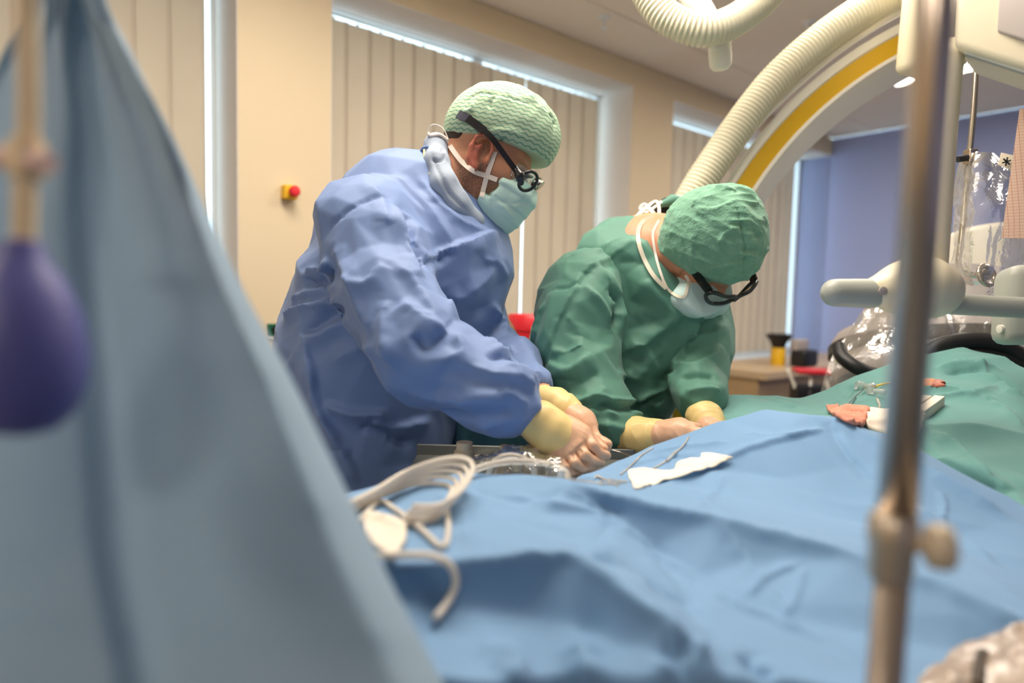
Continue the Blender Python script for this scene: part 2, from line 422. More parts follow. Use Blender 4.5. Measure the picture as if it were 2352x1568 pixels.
for a, b, lab, bi in blind_specs:
    r = empty('vertical_blind', RM((a+b)/2, OB, ZL)); tag(r, lab, 'window blind', 'vertical blinds')
    MB().rbox(a, b, OB+.0, OB+.012, ZL-.008, ZL-.002, .001).build('headrail', M_frame, r)
    n = max(3, int(round((b-a)/.108))); w = (b-a)/n; rnd = random.Random(bi+4)
    for k in range(n):
        sc = a+w*(k+.5); dz = 0; tilt = -.05+rnd.uniform(-.02, .02); zb = ZS+.045
        gap = 0
        hw = w*.57; cutL = cutR = 0.
        if bi == 1 and abs(sc-w/2-W_(1.969)) < w/2: cutL = .030
        if bi == 2 and k == n-1: cutL = .035
        # slightly bowed slat
        V = []; m_ = 7
        for zz in (zb, ZL-.040):
            for layer in (0, .0018):
                for q in range(m_):
                    t = q/(m_-1)*2-1; t = max(t, -1+cutL/hw) if q else -1+cutL/hw; V.append(RM(sc+t*hw*math.cos(tilt), OB+t*hw*math.sin(tilt)+.006*(1-t*t)+layer, zz))
        Fc = []
        for q in range(m_-1):
            Fc += [(q, q+1, 2*m_+q+1, 2*m_+q), (m_+q+1, m_+q, 3*m_+q, 3*m_+q+1)]
        Fc += [(0, 2*m_, 3*m_, m_), (m_-1, 2*m_-1, 4*m_-1, 3*m_-1)]
        if bi == 1 and k == 8: pass
        mesh_np('slat', V, Fc, M_slat, r, True)
        MB().rbox(sc-.006, sc+.006, OB+.002, OB+.006, ZL-.044, ZL-.032).build('slat_hook', M_frame, r)

# ------------------------------------------------------------------ ceiling lights (lamps of the room, plus added fill panels)
M_lframe = mat('light_frame_white', (235, 232, 226), .4, var=.01)
kd = NT('light_diffuser'); kd.b.inputs['Base Color'].default_value = (.9, .9, .88, 1); kd.b.inputs['Emission Color'].default_value = CEILING_LIGHT+(1,); kd.b.inputs['Emission Strength'].default_value = CEILING_STRENGTH
def on_ceiling(px, py):
    v = P(px, py, 1)-CP; return CP+v*((ZC-H)/v[2])
lights = []
_lp = on_ceiling(2150, 128); lights.append((_lp @ D1, _lp @ NN, 'bright square ceiling light seen beside the steel pole'))
for x, y, lb in ((-.35, 1.5, 'ceiling light above the surgeon in blue'), (.9, 1.95, 'ceiling light above the X-ray arc'), (2.7, 1.7, 'added ceiling panel out of view, brightening the blue wall'), (-1.75, -.2, 'ceiling light near the left window'), (.2, 1.15, 'added ceiling panel out of view, brightening the table'), (-.9, -1.7, 'added fill light panel behind the camera')):  # blue wall, table and behind-camera panels are unseen fill lamps, added for brightness
    p_ = np.array([x, y, 0.]); lights.append((p_ @ D1, p_ @ NN, lb))
for s0, o0, lb in lights:
    r = empty('ceiling_light', RM(s0, o0, ZC)); tag(r, lb, 'ceiling light', 'square ceiling lights')
    f_ = MB(); q = .30
    for a, b, c, d in ((-q, q, -q, -q+.025), (-q, q, q-.025, q), (-q, -q+.025, -q+.025, q-.025), (q-.025, q, -q+.025, q-.025)): f_.rbox(s0+a, s0+b, o0+c, o0+d, ZC-.028, ZC)
    f_.build('light_frame', M_lframe, r)
    MB().rbox(s0-q+.025, s0+q-.025, o0-q+.025, o0+q-.025, ZC-.018, ZC-.002).build('diffuser', kd.m, r)
for px, py, lb in ((1388, 38, 'small white sprinkler head on the ceiling left of the hose loop'), (1858, 50, 'small white sprinkler head on the ceiling between the hoses')):
    c = on_ceiling(px, py); r = empty('sprinkler_head', c); tag(r, lb, 'sprinkler')
    MB().lathe([(.03, 0), (.03, .004), (.012, .012), (.008, .03)], c, (0, 0, -1), 16).build('rose', M_frame, r, True)
    MB().lathe([(.004, .03), (.004, .045), (.014, .047), (.014, .05)], c, (0, 0, -1), 12).build('deflector', M_frame, r, True)

# ------------------------------------------------------------------ fittings on the cream pillar
M_yel = mat('plastic_yellow', (240, 190, 30), .45, var=.03); M_red = mat('plastic_red', (215, 30, 45), .4, var=.03)
M_green = mat('plastic_green', (20, 95, 70), .4, var=.04); M_black = mat('rubber_black', (22, 22, 24), .45, var=.05); M_white = mat('plastic_white', (240, 236, 228), .4, var=.01)
s0, z0 = room_hit(660, 443, OF); r = empty('emergency_button', RM(s0, OF, z0)); tag(r, 'yellow emergency stop box with red push button on the cream pillar', 'button')
MB().rbox(s0-.024, s0+.024, OF-.04, OF, z0-.024, z0+.024, .004).build('housing', M_yel, r)
MB().lathe([(.010, 0), (.010, .012), (.019, .014), (.0195, .024), (.014, .03), (0.004, .031)], RM(s0+.003, OF-.04, z0), -NN, 20).build('push_button', M_red, r, True)
s0, z0 = room_hit(628, 757, OF); r = empty('wall_socket', RM(s0, OF, z0)); tag(r, 'dark green wall socket low on the cream pillar behind the blue gown', 'socket')
MB().rbox(s0-.024, s0+.03, OF-.012, OF, z0-.022, z0+.022, .003).build('cover_plate', M_green, r)
MB().lathe([(.014, 0), (.014, .004), (.011, .004), (.010, .001)], RM(s0+.002, OF-.012, z0), -NN, 20).build('socket_insert', M_black, r, True)
MB().rbox(s0-.024, s0+.03, OF-.010, OF, z0-.034, z0-.026, .002).build('label_strip', M_white, r)

# ================================================================== PEOPLE
def head_frame(f, u):
    f = np.asarray(f, float); f /= np.linalg.norm(f); u = np.asarray(u, float); u -= f*(u @ f); u /= np.linalg.norm(u); s_ = np.cross(f, u)   # third axis: the wearer's right hand side
    return np.stack([f, u, s_])
def add_head(sd, O, B, jaw=True):
    q = lambda a, b, c: O+B[0]*a+B[1]*b+B[2]*c
    sd.ell(q(-.004, .052, 0), (.097, .090, .076), B, .02)
    sd.ell(q(.045, .0, 0), (.055, .088, .062), B, .03)
    sd.ell(q(.040, -.062, 0), (.052, .048, .052), B, .03)
    sd.ell(q(.078, -.092, 0), (.022, .020, .026), B, .025)
    sd.wchain([(q(.100, .022, 0), .007), (q(.113, -.008, 0), .009), (q(.124, -.028, 0), .011)], .015)
    for s_ in (-1, 1):
        sd.ell(q(.113, -.032, s_*.011), (.009, .008, .008), B, .008)
        sd.ell(q(.070, -.012, s_*.042), (.026, .020, .022), B, .03)
        sd.wchain([(q(.098, .032, s_*.012), .008), (q(.090, .036, s_*.045), .007)], .014)
        sd.ell(q(.098, .012, s_*.032), (.014, .011, .015), B, .008, 's')
        sd.ell(q(.084, .012, s_*.032), (.0125, .0125, .0125), B, .004)
        # ear: rim, antihelix, concha plate, lobe, tragus
        e = lambda a, b, c: q(.025+a*1.1, -.007+b*1.1, s_*(.074+c))
        rim = [(.010, -.004, .000), (.010, .014, .006), (.002, .030, .012), (-.014, .034, .016), (-.026, .022, .018), (-.027, .002, .015), (-.020, -.018, .010), (-.008, -.030, .006)]
        sd.wchain([(e(*p_), .0042) for p_ in rim], .003)
        sd.wchain([(e(-.008, .022, .008), .0035), (e(-.016, .006, .009), .004), (e(-.010, -.014, .007), .0035)], .006)
        sd.ell(e(-.010, .004, -.002), (.017, .028, .005), B, .004); sd.ell(e(-.003, .000, .010), (.008, .012, .010), B, .004, 's'); sd.ell(e(-.006, .018, .010), (.006, .009, .006), B, .004, 's')
        sd.ell(e(-.006, -.028, .004), (.009, .011, .006), B, .006)
        sd.ell(e(.010, -.008, .003), (.006, .008, .006), B, .005)
    sd.ell(q(.118, -.062, 0), (.010, .004, .022), B, .01); sd.ell(q(.116, -.071, 0), (.010, .005, .018), B, .01)
def head_axes(O, h=.0035, far=.016, R=.17):
    def fn(lo, hi):
        out = []
        for i in range(3):
            a = np.arange(lo[i], O[i]-R, far); b = np.arange(O[i]-R, O[i]+R, h); c = np.arange(O[i]+R, hi[i]+far, far)
            out.append(np.concatenate([a, b, c]))
        return out
    return fn
def skin_mat(name, c, dark, stub):
    k = NT(name); b = k.b; b.inputs['Roughness'].default_value = .5; b.inputs['Subsurface Weight'].default_value = .12; b.inputs['Subsurface Radius'].default_value = (.012, .004, .002); b.inputs['Subsurface Scale'].default_value = .5
    tc = k.n('ShaderNodeTexCoord'); nz = k.n('ShaderNodeTexNoise', inp={'Scale': 30., 'Detail': 5.}); k.l(tc.outputs['Object'], nz.inputs['Vector'])
    mx = k.n('ShaderNodeMix', data_type='RGBA'); mx.inputs['A'].default_value = lin(c); mx.inputs['B'].default_value = lin(dark); k.l(nz.outputs['Fac'], mx.inputs['Factor'])
    at = k.n('ShaderNodeAttribute', attribute_name='stubble'); n2 = k.n('ShaderNodeTexNoise', inp={'Scale': 900., 'Detail': 2.}); k.l(tc.outputs['Object'], n2.inputs['Vector'])
    rp = k.n('ShaderNodeMapRange', inp={'From Min': .40, 'From Max': .62}); k.l(n2.outputs['Fac'], rp.inputs['Value'])
    mu = k.n('ShaderNodeMath', operation='MULTIPLY'); k.l(at.outputs['Fac'], mu.inputs[0]); k.l(rp.outputs[0], mu.inputs[1])
    m2 = k.n('ShaderNodeMix', data_type='RGBA'); k.l(mu.outputs[0], m2.inputs['Factor']); k.l(mx.outputs['Result'], m2.inputs['A']); m2.inputs['B'].default_value = lin(stub)
    at2 = k.n('ShaderNodeAttribute', attribute_name='flush'); m3 = k.n('ShaderNodeMix', data_type='RGBA'); k.l(at2.outputs['Fac'], m3.inputs['Factor']); k.l(m2.outputs['Result'], m3.inputs['A']); m3.inputs['B'].default_value = lin((196, 104, 84))
    k.l(m3.outputs['Result'], b.inputs['Base Color'])
    bp = k.n('ShaderNodeBump', inp={'Strength': .15, 'Distance': .002}); n4 = k.n('ShaderNodeTexNoise', inp={'Scale': 260., 'Detail': 3.}); k.l(tc.outputs['Object'], n4.inputs['Vector']); k.l(n4.outputs['Fac'], bp.inputs['Height']); k.l(bp.outputs['Normal'], b.inputs['Normal'])
    return k.m
def fattr(o, name, arr):
    a = o.data.attributes.new(name, 'FLOAT', 'POINT'); a.data.foreach_set('value', np.asarray(arr, np.float32))
def local(V, O, B): return (V-O) @ B.T
def sstep(x, a, b): t = np.clip((x-a)/(b-a), 0, 1); return t*t*(3-2*t)
M_gown1 = mat('gown_fabric_blue', (116, 142, 192), .6, var=.04, vscale=14, bump=.18, bscale=900, sheen=.15, trans=.08)
M_gown2 = mat('gown_fabric_green', (90, 144, 126), .6, var=.04, vscale=14, bump=.15, bscale=900, sheen=.15, trans=.08)
M_scrub = mat('trouser_fabric', (70, 100, 140), .8, var=.05); M_shoe = mat('clog_rubber', (230, 230, 225), .5, var=.02)
M_mask = mat('mask_fabric_mint', (196, 230, 222), .75, var=.03, bump=.15, bscale=600); M_mask2 = mat('mask_fabric_pale', (196, 222, 220), .75, var=.03, bump=.15, bscale=600)
M_strap = mat('elastic_white', (236, 224, 212), .8, var=.03, bump=.3, bscale=700); M_tie = mat('ribbon_cream', (232, 222, 200), .8, var=.03)
M_glove = mat('latex_beige', (222, 176, 142), .42, var=.07, vscale=40, bump=.2, bscale=120, sss=.06); M_cuff = mat('latex_cuff_yellow', (234, 205, 138), .45, var=.04, vscale=30, bump=.25, bscale=60)
M_dark = mat('spectacle_black', (20, 19, 22), .28, var=.02, coat=.3); M_steel = mat('steel_polished', (205, 195, 182), .18, 1.0, var=.03)
M_lens = plastic_mat('lens_glass', (.92, .95, .95), .03, .08, 0.0, film=(200, 220, 215))
M_hair = mat('hair_brown', (62, 44, 34), .7, var=.25, vscale=200, bump=.8, bscale=500)

def gown_mesh(name, sd, h, m, parent, fl, dirs, seed, zmin=None):
    V, Q = sd.mesh(h); V = relax(V, Q, 2, .5); N = vnormals(V, Q)
    for d, fr, stf, amp, sd_ in dirs: V = V+N*((crease_noise(V, d, fr, stf, sd_+seed)-.34)*amp)[:, None]
    V = facet(V, Q, 2200, .9)
    V = relax(V, Q, 1, .15)
    V = folds(V, Q, [(p_, a_*1.35, w_, x_) for p_, a_, w_, x_ in fl])
    V = relax(V, Q, 1, .15)
    return mesh_np(name, V, Q, m, parent)

def person(label, O, B, skin, sd_body, name='person'):
    foot = np.array([O[0], O[1], 0])
    r = empty(name, foot); tag(r, label, 'person')
    V, Q = sd_body.mesh(axes=head_axes(O)); V = relax(V, Q, 1, .4)
    b = mesh_np('body', V, Q, skin, r)
    q = local(V, O, B)
    return r, b, q

# ------------------------------------------------------------------ surgeon in blue, seen in profile
B1 = head_frame(CR*.857-CU*.515-CF*.10, CR*.515+CU*.857)
O1 = P(1103, 365, 1.42)
sd = Sdf(); add_head(sd, O1, B1)
sd.chain([(1072, 385, 1.42, 56), (1045, 430, 1.43, 62), (1000, 500, 1.44, 78)], .05)
sd.chain([(1000, 500, 1.44, 100), (930, 650, 1.45, 150), (850, 850, 1.45, 130), (845, 1010, 1.45, 140)], .05)
sd.chain([(950, 480, 1.44, 60), (880, 520, 1.28, 60), (910, 690, 1.20, 48), (985, 830, 1.14, 42), (1100, 895, 1.1, 34), (1205, 950, 1.1, 26), (1270, 995, 1.1, 22)], .03)
sd.chain([(1000, 500, 1.44, 60), (1080, 620, 1.6, 52), (1140, 780, 1.48, 42), (1190, 840, 1.36, 36), (1245, 903, 1.25, 18), (1300, 948, 1.19, 18)], .03)
hp = P(845, 1010, 1.45)
for sx in (-.085, .085):
    a = hp+np.array([.02, sx, -.05]); sd.wchain([(a, .10), (np.array([a[0]+.03, a[1], .5]), .065), (np.array([a[0], a[1], .10]), .045), (np.array([a[0]+.02, a[1], .06]), .05), (np.array([a[0]+.17, a[1], .045]), .042)], .03)
SK1 = skin_mat('skin_warm', (206, 150, 116), (184, 122, 92), (70, 52, 44))
pers1, body1, q1 = person('surgeon in blue gown leaning right, wearing patterned mint cap and loupes', O1, B1, SK1, sd)
st = sstep(q1[:, 1], -.012, -.045)*sstep(q1[:, 1], -.16, -.11)*sstep(q1[:, 0], -.025, .0)+sstep(q1[:, 1], .04, .0)*sstep(q1[:, 0], .004, .016)*sstep(q1[:, 0], .04, .02)*sstep(q1[:, 1], -.03, -.01)
fattr(body1, 'stubble', np.clip(st*1.2, 0, 1))
fattr(body1, 'flush', sstep(np.abs(q1[:, 2]), .076, .086)*.75*(np.linalg.norm(q1, axis=1) < .125))
# trousers and clogs
for i, sx in enumerate((-.085, .085)):
    a = hp+np.array([.02, sx, -.05])
    V, Q = Sdf().wchain([(a, .098), (np.array([a[0]+.03, a[1], .5]), .085), (np.array([a[0], a[1], .13]), .07)], .03).mesh(.016); mesh_np('trouser_leg', V, Q, M_scrub, pers1)
    V, Q = Sdf().wchain([(np.array([a[0], a[1], .06]), .058), (np.array([a[0]+.17, a[1], .05]), .05)], .02).cut((0, 0, -1), 0.0).mesh(.012); mesh_np('clog', V, Q, M_shoe, pers1)
# gown
sd = Sdf()
sd.chain([(905, 425, 1.42, 62, 1.3), (955, 445, 1.44, 70, 1.2), (1040, 545, 1.42, 80, 1.2), (1085, 575, 1.42, 66, 1.2)], .04)
sd.chain([(930, 560, 1.45, 185, .95), (940, 650, 1.45, 212, .95), (870, 780, 1.45, 200, 1.0), (848, 850, 1.45, 188, 1.05), (850, 1000, 1.45, 176, 1.1), (835, 1150, 1.45, 195, 1.1), (820, 1400, 1.45, 215, 1.1), (815, 1650, 1.45, 225, 1.1)], .05)
sd.chain([(845, 515, 1.28, 106), (880, 600, 1.24, 104), (897, 690, 1.19, 103), (968, 810, 1.13, 96), (1090, 876, 1.11, 70), (1140, 908, 1.1, 66), (1172, 932, 1.1, 56)], .03)
sd.chain([(1075, 640, 1.6, 80), (1102, 740, 1.5, 58), (1134, 795, 1.45, 50), (1180, 848, 1.36, 54), (1220, 882, 1.28, 42)], .03)
sd.chain([(700, 720, 1.47, 36), (690, 790, 1.47, 40), (720, 850, 1.46, 50)], .05)
fl1 = [([(752, 533), (779, 501), (817, 473), (860, 457), (893, 457)], -.004, .010, .010),
       ([(925, 479), (947, 533), (960, 593), (974, 604)], -.020, .035, .02), ([(905, 470), (930, 530), (945, 600), (965, 640)], .010, .03, .03),
       ([(974, 604), (1007, 595), (1040, 575)], -.010, .02, .02),
       ([(985, 590), (1072, 557), (1142, 533)], .013, .012, .06), ([(960, 400), (1010, 470), (1080, 520), (1140, 533)], .006, .02, .02),
       ([(850, 420), (880, 470), (890, 520)], .006, .02, .03), ([(900, 400), (980, 470), (1040, 560)], .006, .02, .03),
       ([(770, 560), (800, 640), (850, 760)], .008, .03, .02), ([(790, 640), (840, 650), (880, 600)], .006, .012, .03), ([(905, 600), (975, 680), (1000, 740)], .007, .03, .02),
       ([(890, 690), (880, 760), (915, 850)], .009, .03, .025), ([(920, 690), (975, 735), (1030, 760)], .010, .02, .04), ([(960, 760), (980, 800), (1030, 760)], -.010, .03, .02),
       ([(975, 830), (1060, 815), (1030, 760)], .010, .035, .03), ([(940, 900), (1060, 915), (1160, 905)], .009, .02, .035), ([(1050, 830), (1130, 860), (1200, 870), (1225, 900)], .010, .03, .02),
       ([(1000, 940), (1100, 950), (1190, 935)], -.007, .025, .02), ([(1150, 900), (1215, 930)], .006, .02, .01), ([(1100, 985), (1160, 965), (1210, 960)], .006, .02, .02),
       ([(697, 640), (740, 640), (765, 620)], -.018, .012, .03), ([(700, 625), (735, 625), (760, 600)], .012, .02, .02), ([(655, 728), (700, 705), (775, 690)], .014, .012, .03), ([(690, 765), (735, 740), (790, 705)], -.012, .02, .025), ([(690, 765), (730, 770), (800, 735)], .010, .02, .03), ([(668, 690), (710, 668), (770, 655)], .008, .012, .02),
       ([(703, 777), (718, 850), (733, 924), (775, 1010), (828, 1113)], .012, .012, .05), ([(733, 924), (833, 951), (890, 945)], .012, .012, .04), ([(833, 972), (890, 995), (947, 1027)], -.012, .03, .02), ([(740, 935), (770, 1000), (810, 1035)], .008, .02, .03),
       ([(840, 965), (900, 980), (990, 965)], .009, .015, .04), ([(760, 830), (850, 800), (900, 830)], .006, .03, .03), ([(1020, 690), (1080, 670), (1140, 610)], .007, .03, .04), ([(1010, 760), (1070, 720), (1130, 700)], -.006, .03, .03),
       ([(1130, 700), (1160, 740), (1165, 760)], .008, .015, .02), ([(1115, 770), (1150, 800), (1180, 800)], .009, .015, .02), ([(1120, 820), (1170, 815), (1200, 830)], -.010, .015, .02), ([(1150, 840), (1200, 850), (1250, 880)], .008, .015, .02), ([(1100, 600), (1140, 600), (1165, 640)], .006, .02, .03)]
gown1 = gown_mesh('gown', sd, .0048, M_gown1, pers1, fl1, [((.55, .1, -.8), 8, 8, .014, 0), ((.9, 0, -.25), 11, 8, .010, 5), ((.1, .2, -.95), 6, 6, .010, 9), ((.8, .1, .4), 18, 7, .005, 2)], 1.7)
tag(gown1, 'blue surgical gown')
# under collar and gown neck band
sd = Sdf().chain([(1000, 335, 1.40, 22), (1003, 372, 1.35, 23), (1020, 424, 1.325, 26), (1052, 470, 1.325, 23), (1092, 506, 1.345, 13), (1112, 520, 1.40, 11)], .03)
sd.chain([(1005, 335, 1.40, 22), (1005, 360, 1.46, 26), (1040, 440, 1.51, 30), (1100, 512, 1.46, 13)], .03)
sd.chain([(1000, 322, 1.39, 13), (1014, 335, 1.38, 12), (1018, 352, 1.37, 10)], .01)
V, Q = sd.mesh(.004); V = relax(V, Q, 1)
V = folds(V, Q, [([(990, 350), (1003, 385), (1030, 440), (1080, 490)], -.004, .008, .008), ([(1025, 350), (1040, 400), (1075, 455)], .003, .01, .01), ([(995, 330), (1012, 345), (1020, 338)], -.006, .006, .006), ([(990, 365), (1012, 370), (1022, 355)], -.005, .006, .006)])
mesh_np('collar', V, Q, mat('collar_fabric_pale', (158, 170, 186), .85, var=.05, vscale=30, bump=.25, bscale=400), gown1)
tube('neck_binding', [P(974, 344, 1.36), P(975, 365, 1.345), P(982, 392, 1.33), P(998, 412, 1.31)], .0022, mat('binding_yellow', (226, 220, 150), .7), gown1, 8)
tube('neck_piping', [P(967, 350, 1.375), P(972, 340, 1.365), P(984, 337, 1.36)], .0035, M_gown1, gown1, 8)
# cap with zigzag print
def zigzag_mat():
    k = NT('cap_print_mint'); k.b.inputs['Roughness'].default_value = .8
    a = k.n('ShaderNodeAttribute', attribute_name='pu'); b = k.n('ShaderNodeAttribute', attribute_name='pv')
    def m(op, x, y=None):
        n = k.n('ShaderNodeMath', operation=op)
        for i, z in enumerate((x, y)):
            if z is None: continue
            if isinstance(z, (int, float)): n.inputs[i].default_value = z
            else: k.l(z, n.inputs[i])
        return n.outputs[0]
    tri = m('PINGPONG', m('MULTIPLY', a.outputs['Fac'], 1/.0078), 1.0)
    ssm = m('SINE', m('MULTIPLY', tri, PI)) if False else tri
    ph = m('ADD', m('MULTIPLY', b.outputs['Fac'], 1/.0092), m('MULTIPLY', ssm, .36))
    fr = m('ABSOLUTE', m('SUBTRACT', m('FRACT', ph), .5))
    mk = k.n('ShaderNodeMapRange', inp={'From Min': .10, 'From Max': .20, 'To Min': 1., 'To Max': 0.}); k.l(fr, mk.inputs['Value'])
    mk2 = m('MULTIPLY', mk.outputs[0], .8)
    mx = k.n('ShaderNodeMix', data_type='RGBA'); k.l(mk2, mx.inputs['Factor']); mx.inputs['A'].default_value = lin((182, 204, 172)); mx.inputs['B'].default_value = lin((84, 142, 120)); k.l(mx.outputs['Result'], k.b.inputs['Base Color'])
    tc = k.n('ShaderNodeTexCoord'); nz = k.n('ShaderNodeTexNoise', inp={'Scale': 60., 'Detail': 3.}); k.l(tc.outputs['Object'], nz.inputs['Vector'])
    bp = k.n('ShaderNodeBump', inp={'Strength': .35, 'Distance': .004}); k.l(nz.outputs['Fac'], bp.inputs['Height']); k.l(bp.outputs['Normal'], k.b.inputs['Normal'])
    return k.m
sd = Sdf(); q = lambda a, b, c: O1+B1[0]*a+B1[1]*b+B1[2]*c
sd.ell(q(.010, .070, 0), (.116, .098, .096), B1, .02); sd.ell(q(.030, .090, 0), (.105, .080, .090), B1, .03); sd.ell(q(-.045, .045, 0), (.060, .058, .075), B1, .03)
n_ = -(B1[1]-B1[0]*.27); sd.cut(n_, n_ @ q(-.083, .004, 0), .006)
V, Q = sd.mesh(.0042); V = relax(V, Q, 1); N = vnormals(V, Q)
ql = local(V, O1, B1); V = V+N*(crease_noise(V, B1[1], 26, 2.5, 3)*.004*sstep(ql[:, 1], .04, .12))[:, None]
V = folds(V, Q, [([(1062, 240), (1100, 214), (1140, 216)], -.004, .008, .008), ([(1140, 216), (1180, 226), (1225, 240)], -.004, .006, .006), ([(1140, 216), (1125, 236), (1128, 250)], -.005, .01, .006), ([(1168, 190), (1165, 205), (1170, 225)], .004, .01, .01), ([(1180, 188), (1215, 218), (1245, 250), (1275, 265)], .006, .008, .012), ([(1185, 200), (1210, 228)], .005, .008, .008), ([(1225, 235), (1262, 262), (1278, 290)], -.005, .01, .008), ([(1062, 262), (1082, 250), (1085, 235)], .005, .008, .012), ([(1120, 302), (1170, 300), (1200, 312)], .004, .01, .01), ([(1140, 325), (1180, 322), (1230, 345)], -.004, .01, .01), ([(1275, 270), (1270, 310), (1255, 360)], -.003, .008, .008), ([(1045, 300), (1070, 310), (1085, 318)], .003, .01, .01)])
cap1 = mesh_np('surgical_cap', V, Q, zigzag_mat(), pers1); tag(cap1, 'mint cap printed with fine green zigzag lines')
ql = local(V, O1, B1); ang_ = np.arctan2(ql[:, 2], ql[:, 0]-.01)
fattr(cap1, 'pu', np.where(np.abs(ql[:, 2]) > .05, ql[:, 0], .0)+np.where(np.abs(ql[:, 2]) > .05, 0., ang_*-.1)); fattr(cap1, 'pv', ql[:, 1]-ql[:, 0]*.27)
# hair below the cap
sd = Sdf().ell(q(-.012, .045, 0), (.094, .088, .078), B1, .01)
n2_ = B1[1]; sd.cut(n2_, n2_ @ q(0, .03, 0), .004); sd.cut(-B1[1], -B1[1] @ q(0, -.022, 0), .01); sd.cut(B1[0], B1[0] @ q(-.038, 0, 0), .01)
V, Q = sd.mesh(.004); mesh_np('hair', V, Q, M_hair, pers1)
# mask: fabric cup over nose, mouth and chin
def mask_mesh(O, B, m, parent, side):
    q = lambda a, b, c: O+B[0]*a+B[1]*b+B[2]*c
    sd = Sdf(); sd.ell(q(.058, -.052, 0), (.076, .070, .070), B, .02); sd.wchain([(q(.100, .006, 0), .020), (q(.118, -.028, 0), .024), (q(.104, -.085, 0), .026), (q(.070, -.112, 0), .024)], .04)
    if side == 2: sd.ell(q(.045, -.098, 0), (.050, .040, .058), B, .03); sd.chain([(1566, 684, 1.435, 16), (1590, 692, 1.43, 20), (1625, 696, 1.42, 20)], .05)
    n1 = B[1]*1.0+B[0]*.12; sd.cut(n1, n1 @ q(.09, .004, 0), .006)
    n2 = -B[0]*1.0-B[1]*.1; sd.cut(n2, n2 @ q(.055 if side == 1 else .010, -.05, 0), .006)
    if side == 1: sd.ell(q(.066, -.046, .072), (.017, .032, .03), B, .004, 's')
    V, Q = sd.mesh(.0032); V = relax(V, Q, 1)
    ql = local(V, O, B); N = vnormals(V, Q)
    # pleats run round the face
    for u0 in (-.034, -.062, -.088):
        t = (ql[:, 1]-u0-.02*(ql[:, 0]-.08)); V = V+N*(np.where(t > 0, np.clip(1-t/.02, 0, 1), np.clip(1+t/.004, 0, 1))*.0022)[:, None]
    V = V+N*(crease_noise(V, B[0]+B[1]*.4, 28, 3, side*7.)*.003)[:, None]
    return V, Q
V, Q = mask_mesh(O1, B1, M_mask, pers1, 1)
V = folds(V, Q, [([(1135, 505), (1128, 470), (1122, 440)], -.004, .008, .01), ([(1150, 462), (1190, 466), (1218, 462)], -.003, .012, .008), ([(1140, 462), (1165, 485), (1180, 500)], .004, .01, .01)])
mask1 = mesh_np('face_mask', V, Q, M_mask, pers1); tag(mask1, 'mint pleated face mask')
sd_n = B1[2]
e1 = lambda a, b, c: O1+B1[0]*a+B1[1]*b+B1[2]*c
nr = [B1[2], B1[2], B1[2]]
from mathutils.bvhtree import BVHTree
def on_meshes(objs):
    bvs = []
    for o in objs:
        me = o.data; co = np.empty(len(me.vertices)*3, np.float32); me.vertices.foreach_get('co', co); wm = np.array(o.matrix_world if not o.parent else Matrix.Identity(4)); bvs.append(BVHTree.FromPolygons(co.reshape(-1, 3).tolist(), [tuple(p.vertices) for p in me.polygons]))
    def fn(px, py, lift=.002, dflt=1.4):
        v_ = P(px, py, 1)-CP; v_ /= np.linalg.norm(v_); best = 9.
        for b_ in bvs:
            h_ = b_.ray_cast(Vector(CP), Vector(v_))
            if h_[0]: best = min(best, float(proj(np.array(h_[0]))[2]))
        return P(px, py, (best if best < 8 else dflt)-lift)
    return fn
for o in (body1, cap1, mask1):   # meshes are stored in world axes
    pass
h1 = on_meshes([body1, cap1, mask1])
def rib1(name, pts, w, t, m, par, fn, lift=.002, n=5):
    p_ = catmull(np.array(pts, float), n); return ribbon(name, [fn(x, y, lift) for x, y in p_], -CF, w, t, m, par, 1)
rib1('mask_strap', [(1033, 334), (1058, 368), (1088, 393), (1115, 403), (1142, 413)], .010, .0012, M_strap, mask1, h1, .003)
rib1('mask_strap', [(1137, 348), (1128, 375), (1118, 405), (1111, 432), (1106, 452)], .010, .0012, M_strap, mask1, h1, .003)
tube('mask_tie', [P(1032, 326, 1.37), P(1018, 296, 1.37), P(996, 286, 1.37), P(984, 298, 1.38), P(986, 312, 1.38), P(1005, 318, 1.375), P(1030, 318, 1.37)], .0014, M_strap, mask1, 6)
tube('mask_tie', [P(984, 306, 1.38), P(990, 312, 1.375), P(1012, 310, 1.372), P(1030, 322, 1.37)], .0035, M_strap, mask1, 6)
# loupes
lp_ = pers1
ribs = [P(1058, 268, 1.348), P(1085, 281, 1.325), P(1110, 298, 1.312), P(1132, 320, 1.312), P(1160, 358, 1.318), P(1185, 392, 1.326), P(1200, 412, 1.335)]
gl1 = ribbon('loupe_glasses', ribs[2:], -CF, .011, .006, M_dark, pers1); tag(gl1, 'black magnifying glasses with head strap')
rib1('temple_sleeve', [(1074, 273), (1092, 285), (1112, 301)], .016, .007, M_dark, gl1, h1, .006)
rib1('head_strap', [(1052, 262), (1062, 266), (1078, 274)], .018, .003, mat('strap_navy', (38, 40, 58), .7), gl1, h1, .004)
def ring(c, ax, r, t): 
    ax = np.asarray(ax)/np.linalg.norm(ax); a = np.cross(ax, [0.3, .2, .9]); a /= np.linalg.norm(a); b = np.cross(ax, a)
    return [c+a*r*math.cos(x)+b*r*math.sin(x) for x in np.linspace(0, 2*PI, 20, endpoint=False)]
axl = B1[0]*.75+B1[2]*.55-B1[1]*.3; axl /= np.linalg.norm(axl)
ca = P(1213, 416, 1.345)
tube('lens_rim', ring(ca, axl, .0215, 1), .0035, M_dark, gl1, 8, 3, True)
MB().lathe([(.019, -.002), (.019, .002), (.012, .0035), (.0, .004)], ca, axl, 24).build('lens', M_lens, gl1, True)
